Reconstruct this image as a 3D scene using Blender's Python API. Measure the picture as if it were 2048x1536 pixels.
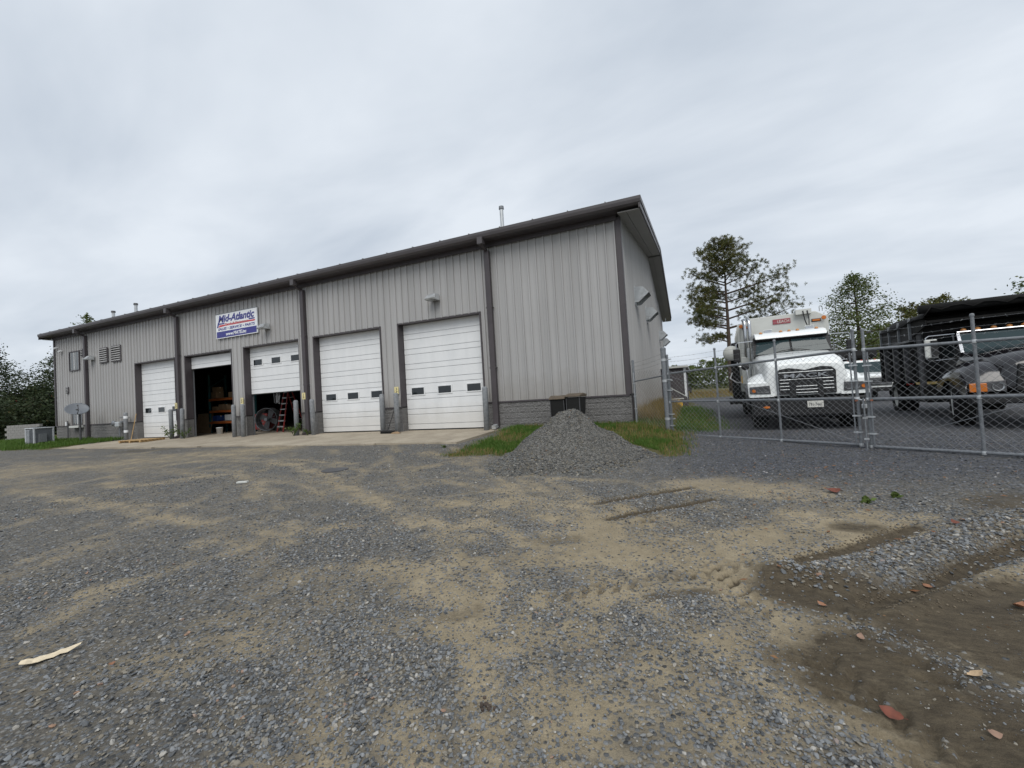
import bpy, math, random
import numpy as np
from mathutils import Vector, Matrix

for o in list(bpy.data.objects):
    bpy.data.objects.remove(o)
scene = bpy.context.scene
COL = scene.collection
random.seed(7)
RNG = np.random.default_rng(11)
R = math.radians

# ------------------------------------------------------------------ camera
cam_data = bpy.data.cameras.new('camera')
cam = bpy.data.objects.new('camera', cam_data)
COL.objects.link(cam)
scene.camera = cam
CAM = Vector((1.7536, -13.9403, 1.1747))
yaw, pitch, roll = R(22.752), R(1.5638), R(-3.5026)
fwd = Vector((-math.sin(yaw) * math.cos(pitch), math.cos(yaw) * math.cos(pitch), math.sin(pitch)))
rgt0 = Vector((math.cos(yaw), math.sin(yaw), 0.0))
up0 = rgt0.cross(fwd)
rgt = math.cos(roll) * rgt0 + math.sin(roll) * up0
upv = -math.sin(roll) * rgt0 + math.cos(roll) * up0
m = Matrix((rgt, upv, -fwd)).transposed().to_4x4()
m.translation = CAM
cam.matrix_world = m
cam_data.sensor_width = 36.0
cam_data.lens = 36.0 * 840.97 / 2048.0
cam_data.clip_start = 0.05
cam_data.clip_end = 3000.0

# ------------------------------------------------------------------ sky and sun
SUN_EL, SUN_AZ = R(50), R(158)      # light comes from behind the camera, high in the overcast
world = bpy.data.worlds.new('World')
scene.world = world
world.use_nodes = True
wt = world.node_tree
wt.nodes.clear()
w_out = wt.nodes.new('ShaderNodeOutputWorld')
w_bg = wt.nodes.new('ShaderNodeBackground')
sky = wt.nodes.new('ShaderNodeTexSky')
sky.sky_type = 'NISHITA'
sky.sun_disc = False
sky.sun_elevation = SUN_EL
sky.sun_rotation = SUN_AZ
sky.air_density = 1.0
sky.dust_density = 3.0
sk_s = wt.nodes.new('ShaderNodeVectorMath'); sk_s.operation = 'SCALE'; sk_s.inputs['Scale'].default_value = 0.10
wt.links.new(sky.outputs[0], sk_s.inputs[0])
tc = wt.nodes.new('ShaderNodeTexCoord')
# clouds are laid out on a flat layer overhead: direction divided by its height
sep = wt.nodes.new('ShaderNodeSeparateXYZ'); wt.links.new(tc.outputs['Generated'], sep.inputs[0])
zc = wt.nodes.new('ShaderNodeMath'); zc.operation = 'MAXIMUM'; zc.inputs[1].default_value = 0.0
wt.links.new(sep.outputs['Z'], zc.inputs[0])
za = wt.nodes.new('ShaderNodeMath'); za.operation = 'ADD'; za.inputs[1].default_value = 0.22
wt.links.new(zc.outputs[0], za.inputs[0])
dx = wt.nodes.new('ShaderNodeMath'); dx.operation = 'DIVIDE'
dy = wt.nodes.new('ShaderNodeMath'); dy.operation = 'DIVIDE'
wt.links.new(sep.outputs['X'], dx.inputs[0]); wt.links.new(za.outputs[0], dx.inputs[1])
wt.links.new(sep.outputs['Y'], dy.inputs[0]); wt.links.new(za.outputs[0], dy.inputs[1])
cmb = wt.nodes.new('ShaderNodeCombineXYZ')
wt.links.new(dx.outputs[0], cmb.inputs[0]); wt.links.new(dy.outputs[0], cmb.inputs[1])
mp = wt.nodes.new('ShaderNodeMapping'); mp.inputs['Rotation'].default_value = (0, 0, R(40)); mp.inputs['Scale'].default_value = (1.0, 1.9, 1.0)
wt.links.new(cmb.outputs[0], mp.inputs['Vector'])
n1 = wt.nodes.new('ShaderNodeTexNoise'); n1.inputs['Scale'].default_value = 1.05; n1.inputs['Detail'].default_value = 5; n1.inputs['Roughness'].default_value = 0.52; n1.inputs['Distortion'].default_value = 0.25
wt.links.new(mp.outputs[0], n1.inputs['Vector'])
cr = wt.nodes.new('ShaderNodeValToRGB')
cr.color_ramp.elements[0].position = 0.28; cr.color_ramp.elements[0].color = (0.535, 0.60, 0.685, 1)
cr.color_ramp.elements[1].position = 0.66; cr.color_ramp.elements[1].color = (0.78, 0.835, 0.90, 1)
wt.links.new(n1.outputs['Fac'], cr.inputs[0])
mixs = wt.nodes.new('ShaderNodeMixRGB'); mixs.inputs[0].default_value = 0.93
wt.links.new(sk_s.outputs[0], mixs.inputs[1]); wt.links.new(cr.outputs[0], mixs.inputs[2])
wt.links.new(mixs.outputs[0], w_bg.inputs['Color'])
w_bg.inputs['Strength'].default_value = 1.0
wt.links.new(w_bg.outputs[0], w_out.inputs['Surface'])

sun_data = bpy.data.lights.new('sun', 'SUN')
sun_data.energy = 1.75
sun_data.angle = R(40)
sun_data.color = (1.0, 0.97, 0.92)
sun = bpy.data.objects.new('sun', sun_data)
COL.objects.link(sun)
sd = Vector((math.sin(SUN_AZ) * math.cos(SUN_EL), math.cos(SUN_AZ) * math.cos(SUN_EL), math.sin(SUN_EL)))
sun.rotation_euler = sd.to_track_quat('Z', 'Y').to_euler()
sun.location = (0, -20, 30)

scene.view_settings.view_transform = 'Standard'
scene.view_settings.look = 'None'
scene.view_settings.exposure = 0.08
scene.view_settings.gamma = 1.0
scene.view_settings.use_curve_mapping = False
scene.render.engine = 'CYCLES'

# ------------------------------------------------------------------ materials
class NT:
    def __init__(s, name):
        s.m = bpy.data.materials.new(name); s.m.use_nodes = True
        s.t = s.m.node_tree; s.b = s.t.nodes['Principled BSDF']; s.out = s.t.nodes['Material Output']
    def n(s, typ, **kw):
        nd = s.t.nodes.new(typ)
        for k, v in kw.items():
            if k in nd.inputs: nd.inputs[k].default_value = v
            else: setattr(nd, k, v)
        return nd
    def l(s, a, b): s.t.links.new(a, b)
    def noise(s, scale, detail=4, rough=0.55, vec=None, dist=0.0):
        nd = s.n('ShaderNodeTexNoise'); nd.inputs['Scale'].default_value = scale; nd.inputs['Detail'].default_value = detail
        nd.inputs['Roughness'].default_value = rough; nd.inputs['Distortion'].default_value = dist
        s.l(vec if vec else s.obj(), nd.inputs['Vector']); return nd.outputs['Fac']
    def obj(s):
        if not hasattr(s, '_tc'):
            g = s.n('ShaderNodeNewGeometry'); s._tc = g.outputs['Position']
        return s._tc
    def ramp(s, fac, a, ca, b, cb):
        r = s.n('ShaderNodeValToRGB'); e = r.color_ramp.elements
        e[0].position = a; e[0].color = (*ca, 1) if len(ca) == 3 else ca
        e[1].position = b; e[1].color = (*cb, 1) if len(cb) == 3 else cb
        s.l(fac, r.inputs[0]); return r.outputs[0]
    def mix(s, fac, a, b, mode='MIX'):
        x = s.n('ShaderNodeMixRGB'); x.blend_type = mode
        for i, v in ((0, fac), (1, a), (2, b)):
            if isinstance(v, (int, float)): x.inputs[i].default_value = v
            elif isinstance(v, tuple): x.inputs[i].default_value = (*v, 1) if len(v) == 3 else v
            else: s.l(v, x.inputs[i])
        return x.outputs[0]
    def math(s, op, a, b=0.0, clamp=False):
        x = s.n('ShaderNodeMath'); x.operation = op; x.use_clamp = clamp
        for i, v in ((0, a), (1, b)):
            if isinstance(v, (int, float)): x.inputs[i].default_value = v
            else: s.l(v, x.inputs[i])
        return x.outputs[0]
    def bump(s, h, strength=0.3, dist=0.01):
        b = s.n('ShaderNodeBump'); b.inputs['Strength'].default_value = strength; b.inputs['Distance'].default_value = dist
        s.l(h, b.inputs['Height']); s.l(b.outputs[0], s.b.inputs['Normal'])
    def mapping(s, scale):
        mpn = s.n('ShaderNodeMapping'); mpn.inputs['Scale'].default_value = scale
        s.l(s.obj(), mpn.inputs['Vector']); return mpn.outputs[0]
    def set(s, **kw):
        for k, v in kw.items():
            k = {'rough': 'Roughness', 'metal': 'Metallic', 'spec': 'Specular IOR Level', 'coat': 'Coat Weight'}.get(k, k)
            if isinstance(v, tuple): s.b.inputs[k].default_value = (*v, 1)
            elif isinstance(v, (int, float)): s.b.inputs[k].default_value = v
            else: s.l(v, s.b.inputs[k])
        return s

def simple(name, col, rough=0.6, metal=0.0, var=0.18, scale=6.0, bump=0.0, dirt=None, spec=0.5, coat=0.0):
    """base colour with cloudy wear and fine grain"""
    t = NT(name)
    f = t.noise(scale, 6, 0.6)
    lo = tuple(c * (1 - var) for c in col); hi = tuple(min(1, c * (1 + var)) for c in col)
    c = t.ramp(f, 0.3, lo, 0.7, hi)
    if dirt:
        g = t.noise(scale * 0.35, 8, 0.7, dist=0.4)
        c = t.mix(t.ramp(g, 0.52, (0, 0, 0), 0.75, (1, 1, 1)), c, dirt)
    t.set(rough=rough, metal=metal, spec=spec, coat=coat); t.l(c, t.b.inputs['Base Color'])
    rr = t.ramp(f, 0.2, (max(0, rough - .08),) * 3, 0.8, (min(1, rough + .08),) * 3); t.l(rr, t.b.inputs['Roughness'])
    if bump: t.bump(t.noise(scale * 12, 3), bump, 0.01)
    return t.m

M = {}
# painted steel siding, streaked downwards
t = NT('siding'); v = t.mapping((3.0, 3.0, 0.12))
c = t.ramp(t.noise(1.0, 6, .6, v), .3, (.34, .336, .332), .72, (.42, .415, .41))
c = t.mix(t.ramp(t.noise(0.35, 4), .5, (0, 0, 0), .8, (.35,) * 3), c, (.31, .298, .29))
sz = t.n('ShaderNodeSeparateXYZ'); t.l(t.obj(), sz.inputs[0])
low = t.math('SUBTRACT', 1.0, t.math('MULTIPLY', t.math('ADD', sz.outputs[2], t.math('MULTIPLY', t.noise(1.7, 6, .7), -1.6)), .8), True)
c = t.mix(t.math('MULTIPLY', low, .45), c, (.22, .195, .16))
st = t.ramp(t.noise(5.0, 5, .6, t.mapping((6, 6, .05))), .62, (0, 0, 0), .78, (.5,) * 3)
c = t.mix(st, c, (.27, .25, .235))
t.l(c, t.b.inputs['Base Color']); t.set(rough=.5, spec=.35); t.bump(t.noise(220, 2), .08, .003); M['siding'] = t.m
M['trim'] = simple('trim', (.062, .053, .057), .5, var=.15, scale=2)
M['gutter'] = simple('gutter', (.078, .07, .073), .45, var=.12, scale=2)
M['soffit'] = simple('soffit', (.27, .262, .25), .6, var=.08, scale=2)
M['roof'] = simple('roof', (.16, .15, .145), .45, var=.1, scale=1)
# split face block
t = NT('block'); vo = t.n('ShaderNodeTexVoronoi'); vo.inputs['Scale'].default_value = 26; t.l(t.obj(), vo.inputs['Vector'])
oi = t.n('ShaderNodeObjectInfo')
c = t.ramp(t.noise(30, 6, .7), .25, (.115, .112, .11), .75, (.275, .268, .26))
c = t.mix(t.math('MULTIPLY', oi.outputs['Random'], .35), c, (.13, .125, .12))
c = t.mix(t.ramp(t.noise(1.2, 5), .6, (0, 0, 0), .75, (.5,) * 3), c, (.42, .42, .40))
t.l(c, t.b.inputs['Base Color']); t.set(rough=.95); t.bump(t.math('ADD', vo.outputs['Distance'], t.noise(60, 4)), .9, .03); M['block'] = t.m
M['mortar'] = simple('mortar', (.26, .255, .245), .95, scale=20, bump=.3)
t = NT('white_door'); v = t.mapping((2.0, 2.0, 0.5))
c = t.ramp(t.noise(1.3, 6, .6, v), .3, (.70, .715, .725), .7, (.78, .79, .795))
c = t.mix(t.ramp(t.noise(2.2, 7, .7), .62, (0, 0, 0), .85, (.4,) * 3), c, (.50, .485, .45))
sz = t.n('ShaderNodeSeparateXYZ'); t.l(t.obj(), sz.inputs[0])
low = t.math('SUBTRACT', 1.0, t.math('MULTIPLY', t.math('ADD', sz.outputs[2], t.math('MULTIPLY', t.noise(2.5, 7, .7), -.9)), 1.6), True)
c = t.mix(t.math('MULTIPLY', low, .32), c, (.45, .40, .32))
t.l(c, t.b.inputs['Base Color']); t.set(rough=.45); t.bump(t.noise(1.5, 3), .12, .02); M['white_door'] = t.m
M['groove'] = simple('groove', (.20, .205, .215), .6)
M['rubber'] = simple('rubber', (.011, .011, .011), .85, var=.3, scale=9, dirt=(.03, .028, .024), spec=.25)
M['glass'] = NT('glass').set(rough=.06, spec=.6, **{'Base Color': (.012, .016, .018)}).m
M['glass_house'] = NT('glass_house').set(rough=.05, spec=.8, **{'Base Color': (.05, .06, .062)}).m
t = NT('windscreen'); t.set(rough=.05, spec=.38, **{'Base Color': (.022, .040, .044)}); M['windscreen'] = t.m
M['dark_in'] = simple('dark_in', (.05, .048, .046), .9, var=.3, scale=1.5)
M['roof_in'] = simple('roof_in', (.10, .10, .10), .9)
t = NT('concrete'); c = t.ramp(t.noise(0.9, 8, .65, dist=.5), .3, (.27, .228, .17), .7, (.43, .375, .29))
c = t.mix(t.ramp(t.noise(3.2, 8, .75), .55, (0, 0, 0), .72, (.75,) * 3), c, (.155, .135, .11))
c = t.mix(t.ramp(t.noise(40, 3), .62, (0, 0, 0), .7, (.8,) * 3), c, (.12, .11, .1))
t.l(c, t.b.inputs['Base Color']); t.set(rough=.95); t.bump(t.noise(60, 4), .4, .006); M['concrete'] = t.m
t = NT('galv'); c = t.ramp(t.noise(26, 4, .7), .3, (.135, .145, .158), .7, (.25, .265, .28))
c = t.mix(t.ramp(t.noise(5, 6, .7), .6, (0, 0, 0), .8, (.5,) * 3), c, (.12, .115, .11))
t.l(c, t.b.inputs['Base Color']); t.set(rough=.5, metal=.3); M['galv'] = t.m
M['galv_wire'] = simple('galv_wire', (.25, .26, .27), .5, .3, var=.2)
M['galv_bright'] = simple('galv_bright', (.52, .54, .55), .4, .5, var=.12, scale=8, dirt=(.3, .3, .29))
t = NT('bollard'); c = t.ramp(t.noise(11, 6, .7), .3, (.155, .165, .178), .7, (.27, .285, .30))
c = t.mix(t.ramp(t.noise(3, 6, .7), .55, (0, 0, 0), .75, (.7,) * 3), c, (.36, .37, .375))
t.l(c, t.b.inputs['Base Color']); t.set(rough=.7); M['bollard'] = t.m
M['white_paint'] = simple('white_paint', (.80, .82, .81), .3, var=.02, scale=1.2, coat=.3)
M['off_white'] = simple('off_white', (.56, .57, .54), .5, var=.07, scale=1.5, dirt=(.42, .41, .37))
M['black'] = simple('black', (.008, .008, .009), .6, var=.3, scale=5)
M['black_gloss'] = simple('black_gloss', (.007, .006, .008), .12, var=.2, scale=2, spec=.5, coat=.35)
M['black_dirty'] = simple('black_dirty', (.009, .009, .009), .85, var=.4, scale=4, dirt=(.026, .024, .021), spec=.25)
M['chrome'] = simple('chrome', (.55, .56, .58), .22, 1.0, var=.06)
M['steel_dark'] = simple('steel_dark', (.085, .085, .09), .5, .4, var=.2)
M['amber'] = simple('amber', (.52, .15, .02), .25, var=.1)
M['amber_pale'] = simple('amber_pale', (.50, .22, .07), .3, var=.1)
M['red_lens'] = simple('red_lens', (.55, .02, .015), .25)
M['lamp_glass'] = simple('lamp_glass', (.55, .57, .58), .12, .6, var=.1)
M['yellow'] = simple('yellow', (.75, .43, .03), .5, dirt=(.5, .32, .08))
M['plate'] = simple('plate', (.62, .61, .56), .5)
M['ink'] = simple('ink', (.03, .03, .04), .6)
M['red_badge'] = simple('red_badge', (.30, .055, .07), .5, scale=20, dirt=(.25, .22, .24))
M['sign_white'] = simple('sign_white', (.78, .80, .82), .4, var=.03)
M['sign_blue'] = simple('sign_blue', (.035, .035, .22), .4, var=.08)
M['sign_red'] = simple('sign_red', (.55, .035, .045), .4, var=.08)
M['placard'] = simple('placard', (.66, .58, .30), .6, dirt=(.5, .45, .3))
M['rack_blue'] = simple('rack_blue', (.03, .12, .13), .5, dirt=(.05, .07, .07))
M['rack_orange'] = simple('rack_orange', (.55, .15, .04), .5, dirt=(.35, .12, .05))
M['cardboard'] = simple('cardboard', (.26, .175, .10), .9, var=.15)
M['wood'] = simple('wood', (.42, .28, .13), .8, var=.25, scale=10)
M['wood_grey'] = simple('wood_grey', (.17, .145, .12), .9, var=.3, scale=8)
M['wood_black'] = simple('wood_black', (.028, .027, .027), .9, var=.4, scale=5, dirt=(.055, .052, .05))
M['ladder_red'] = simple('ladder_red', (.26, .03, .025), .5)
M['bin'] = simple('bin', (.006, .006, .006), .8, var=.3, scale=6)
M['bin_lid'] = simple('bin_lid', (.10, .078, .055), .8, var=.3, scale=8)
M['blue'] = simple('blue', (.03, .08, .28), .5)
M['paper'] = simple('paper', (.66, .56, .40), .9, var=.12, scale=40, dirt=(.50, .42, .30))
M['shed_dark'] = simple('shed_dark', (.075, .065, .068), .8, var=.2, scale=3)
M['ac'] = simple('ac', (.46, .48, .50), .5, var=.08)
M['ac_dark'] = simple('ac_dark', (.10, .11, .12), .6)
M['dish'] = simple('dish', (.15, .165, .185), .5, var=.08)
M['bark'] = simple('bark', (.075, .055, .042), .95, var=.4, scale=8, bump=.6)
M['red_wall'] = simple('red_wall', (.40, .05, .035), .7)

def foliage(name, a, b, c2):
    t = NT(name)
    oi = t.n('ShaderNodeNewGeometry')
    f = t.noise(1.1, 3, .6)
    c = t.ramp(f, .35, a, .65, b)
    c = t.mix(t.ramp(t.noise(3.0, 3, .6), .58, (0, 0, 0), .68, (1, 1, 1)), c, c2)
    c = t.mix(t.math('MULTIPLY', oi.outputs['Random Per Island'], .6), c, tuple(x * .55 for x in a))
    t.l(c, t.b.inputs['Base Color']); t.set(rough=.6, spec=.25)
    tr = t.n('ShaderNodeBsdfTranslucent'); t.l(c, tr.inputs['Color'])
    mx = t.n('ShaderNodeMixShader'); mx.inputs[0].default_value = .3
    t.l(t.b.outputs[0], mx.inputs[1]); t.l(tr.outputs[0], mx.inputs[2]); t.l(mx.outputs[0], t.out.inputs['Surface'])
    return t.m
M['pine'] = foliage('pine', (.082, .102, .03), (.165, .155, .048), (.22, .14, .05))
M['oak'] = foliage('oak', (.09, .125, .036), (.145, .18, .055), (.22, .19, .065))
M['oak_dark'] = foliage('oak_dark', (.042, .062, .03), (.07, .095, .04), (.12, .095, .04))
M['oak_autumn'] = foliage('oak_autumn', (.09, .10, .03), (.14, .14, .04), (.24, .15, .045))
M['weed'] = foliage('weed', (.08, .13, .03), (.14, .19, .05), (.20, .20, .07))
M['grass'] = foliage('grass', (.075, .15, .022), (.12, .21, .04), (.20, .22, .06))
M['grass_dry'] = foliage('grass_dry', (.26, .19, .07), (.33, .245, .10), (.16, .17, .05))
M['dead_leaf'] = foliage('dead_leaf', (.26, .11, .05), (.34, .20, .10), (.42, .31, .18))

# ------------------------------------------------------------------ mesh builder
class MB:
    def __init__(s): s.v = []; s.f = []
    def add(s, vs, fs):
        o = len(s.v); s.v += [tuple(p) for p in vs]; s.f += [tuple(i + o for i in q) for q in fs]; return s
    def box(s, x0, x1, y0, y1, z0, z1):
        return s.add([(x0, y0, z0), (x1, y0, z0), (x1, y1, z0), (x0, y1, z0), (x0, y0, z1), (x1, y0, z1), (x1, y1, z1), (x0, y1, z1)],
                     [(3, 2, 1, 0), (4, 5, 6, 7), (0, 1, 5, 4), (1, 2, 6, 5), (2, 3, 7, 6), (3, 0, 4, 7)])
    def bar(s, p, q, w, h, up=(0, 0, 1)):
        p, q = Vector(p), Vector(q); d = (q - p).normalized(); u = Vector(up)
        if abs(d.dot(u)) > .98: u = Vector((1, 0, 0))
        a = d.cross(u).normalized() * w / 2; b = a.cross(d).normalized() * h / 2
        vs = [p - a - b, p + a - b, p + a + b, p - a + b, q - a - b, q + a - b, q + a + b, q - a + b]
        return s.add(vs, [(3, 2, 1, 0), (4, 5, 6, 7), (0, 1, 5, 4), (1, 2, 6, 5), (2, 3, 7, 6), (3, 0, 4, 7)])
    def cyl(s, p, q, r, n=12, r2=None, caps=True):
        p, q = Vector(p), Vector(q); d = (q - p).normalized(); r2 = r if r2 is None else r2
        a = d.orthogonal().normalized(); b = d.cross(a)
        vs = []
        for c, rr in ((p, r), (q, r2)):
            for i in range(n):
                t = 2 * math.pi * i / n; vs.append(c + rr * (math.cos(t) * a + math.sin(t) * b))
        fs = [(i, (i + 1) % n, n + (i + 1) % n, n + i) for i in range(n)]
        if caps: fs += [tuple(range(n))[::-1], tuple(range(n, 2 * n))]
        return s.add(vs, fs)
    def tube(s, pts, r, n=8):
        pts = [Vector(p) for p in pts]; rs = r if isinstance(r, (list, tuple)) else [r] * len(pts)
        vs = []; a = None
        for i, p in enumerate(pts):
            d = (pts[min(i + 1, len(pts) - 1)] - pts[max(i - 1, 0)]).normalized()
            a = d.orthogonal().normalized() if a is None else (a - d * a.dot(d)).normalized()
            b = d.cross(a)
            for k in range(n):
                t = 2 * math.pi * k / n; vs.append(p + rs[i] * (math.cos(t) * a + math.sin(t) * b))
        fs = [(i * n + k, i * n + (k + 1) % n, (i + 1) * n + (k + 1) % n, (i + 1) * n + k) for i in range(len(pts) - 1) for k in range(n)]
        fs += [tuple(range(n))[::-1], tuple(range((len(pts) - 1) * n, len(pts) * n))]
        return s.add(vs, fs)
    def prism(s, poly, axis, a, b):
        """poly in the two other axes (in xyz order), extruded from a to b"""
        def mk(p, t): return {'x': (t, p[0], p[1]), 'y': (p[0], t, p[1]), 'z': (p[0], p[1], t)}[axis]
        n = len(poly); vs = [mk(p, a) for p in poly] + [mk(p, b) for p in poly]
        fs = [(i, (i + 1) % n, n + (i + 1) % n, n + i) for i in range(n)] + [tuple(range(n))[::-1], tuple(range(n, 2 * n))]
        return s.add(vs, fs)
    def lathe(s, prof, n=20, c=(0, 0, 0), axis='z'):
        """prof: (radius, height) pairs"""
        vs = []
        for r_, h in prof:
            for k in range(n):
                t = 2 * math.pi * k / n; x, y = r_ * math.cos(t), r_ * math.sin(t)
                p = {'z': (x, y, h), 'y': (x, h, y), 'x': (h, x, y)}[axis]
                vs.append((p[0] + c[0], p[1] + c[1], p[2] + c[2]))
        fs = [(i * n + k, i * n + (k + 1) % n, (i + 1) * n + (k + 1) % n, (i + 1) * n + k) for i in range(len(prof) - 1) for k in range(n)]
        return s.add(vs, fs)
    def loft(s, secs, cap=True):
        n = len(secs[0]); vs = [p for q in secs for p in q]
        fs = [(i * n + k, i * n + k + 1, (i + 1) * n + k + 1, (i + 1) * n + k) for i in range(len(secs) - 1) for k in range(n - 1)]
        if cap: fs += [tuple(range(n))[::-1], tuple(range((len(secs) - 1) * n, len(secs) * n))]
        return s.add(vs, fs)
    def mesh(s, name, mat=None, smooth=False):
        me = bpy.data.meshes.new(name); me.from_pydata([tuple(p) for p in s.v], [], s.f)
        if mat: me.materials.append(M[mat] if isinstance(mat, str) else mat)
        if smooth:
            me.polygons.foreach_set('use_smooth', [True] * len(me.polygons))
        me.validate(); me.update(); fix_normals(me)
        return me
    def build(s, name, mat, parent=None, smooth=False, bevel=0.0, loc=None, seg=2):
        return obj(name, s.mesh(name, mat, smooth), parent, bevel, loc, seg)

import bmesh
def fix_normals(me):
    bm = bmesh.new(); bm.from_mesh(me); bmesh.ops.recalc_face_normals(bm, faces=bm.faces); bm.to_mesh(me); bm.free()

def obj(name, me, parent=None, bevel=0.0, loc=None, seg=2):
    o = bpy.data.objects.new(name, me); COL.objects.link(o)
    if parent is not None: o.parent = parent
    if loc is not None: o.location = loc
    if bevel:
        b = o.modifiers.new('bevel', 'BEVEL'); b.width = bevel; b.segments = seg; b.limit_method = 'ANGLE'; b.angle_limit = R(35)
        if hasattr(b, 'harden_normals'): b.harden_normals = False
    return o
def smooth_angle(o, deg=40):
    me = o.data
    me.polygons.foreach_set('use_smooth', [True] * len(me.polygons))
    bm = bmesh.new(); bm.from_mesh(me)
    for e in bm.edges:
        if len(e.link_faces) == 2 and e.calc_face_angle(0) > R(deg): e.smooth = False
    bm.to_mesh(me); bm.free(); return o
def tag(o, label, cat, group=None, kind=None):
    o['label'] = label; o['category'] = cat
    if group: o['group'] = group
    if kind: o['kind'] = kind
    return o
def struct(o): o['kind'] = 'structure'; return o
def thing(name, label, cat, loc=(0, 0, 0), rz=0.0, group=None):
    o = bpy.data.objects.new(name, None); COL.objects.link(o); o.location = loc; o.rotation_euler = (0, 0, rz); o.empty_display_size = .2
    return tag(o, label, cat, group)
def copy_tree(o, parent=None):
    c = o.copy(); COL.objects.link(c); c.parent = parent
    for ch in list(o.children): copy_tree(ch, c)
    return c
def text(name, body, mat, parent, x0, z0, w, h, y, shear=0.0, bold=0.0, depth=.004):
    """lettering on a plane facing -Y; fitted to width w and cap height h"""
    cu = bpy.data.curves.new(name, 'FONT'); cu.body = body; cu.shear = shear; cu.offset = bold; cu.extrude = 0.01; cu.resolution_u = 3
    tmp = bpy.data.objects.new('tmp_text', cu); COL.objects.link(tmp)
    dg = bpy.context.evaluated_depsgraph_get(); dg.update()
    me = bpy.data.meshes.new_from_object(tmp.evaluated_get(dg))
    bpy.data.objects.remove(tmp); bpy.data.curves.remove(cu)
    n = len(me.vertices); co = np.empty(n * 3); me.vertices.foreach_get('co', co); co = co.reshape(-1, 3)
    mn, mx = co.min(0), co.max(0)
    o = np.empty_like(co)
    o[:, 0] = x0 + (co[:, 0] - mn[0]) / (mx[0] - mn[0]) * w
    o[:, 2] = z0 + (co[:, 1] - mn[1]) / (mx[1] - mn[1]) * h
    o[:, 1] = y - (co[:, 2] - mn[2]) / (mx[2] - mn[2]) * depth
    me.vertices.foreach_set('co', o.ravel()); me.name = name; me.materials.clear(); me.materials.append(M[mat]); me.update()
    return obj(name, me, parent)

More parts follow.
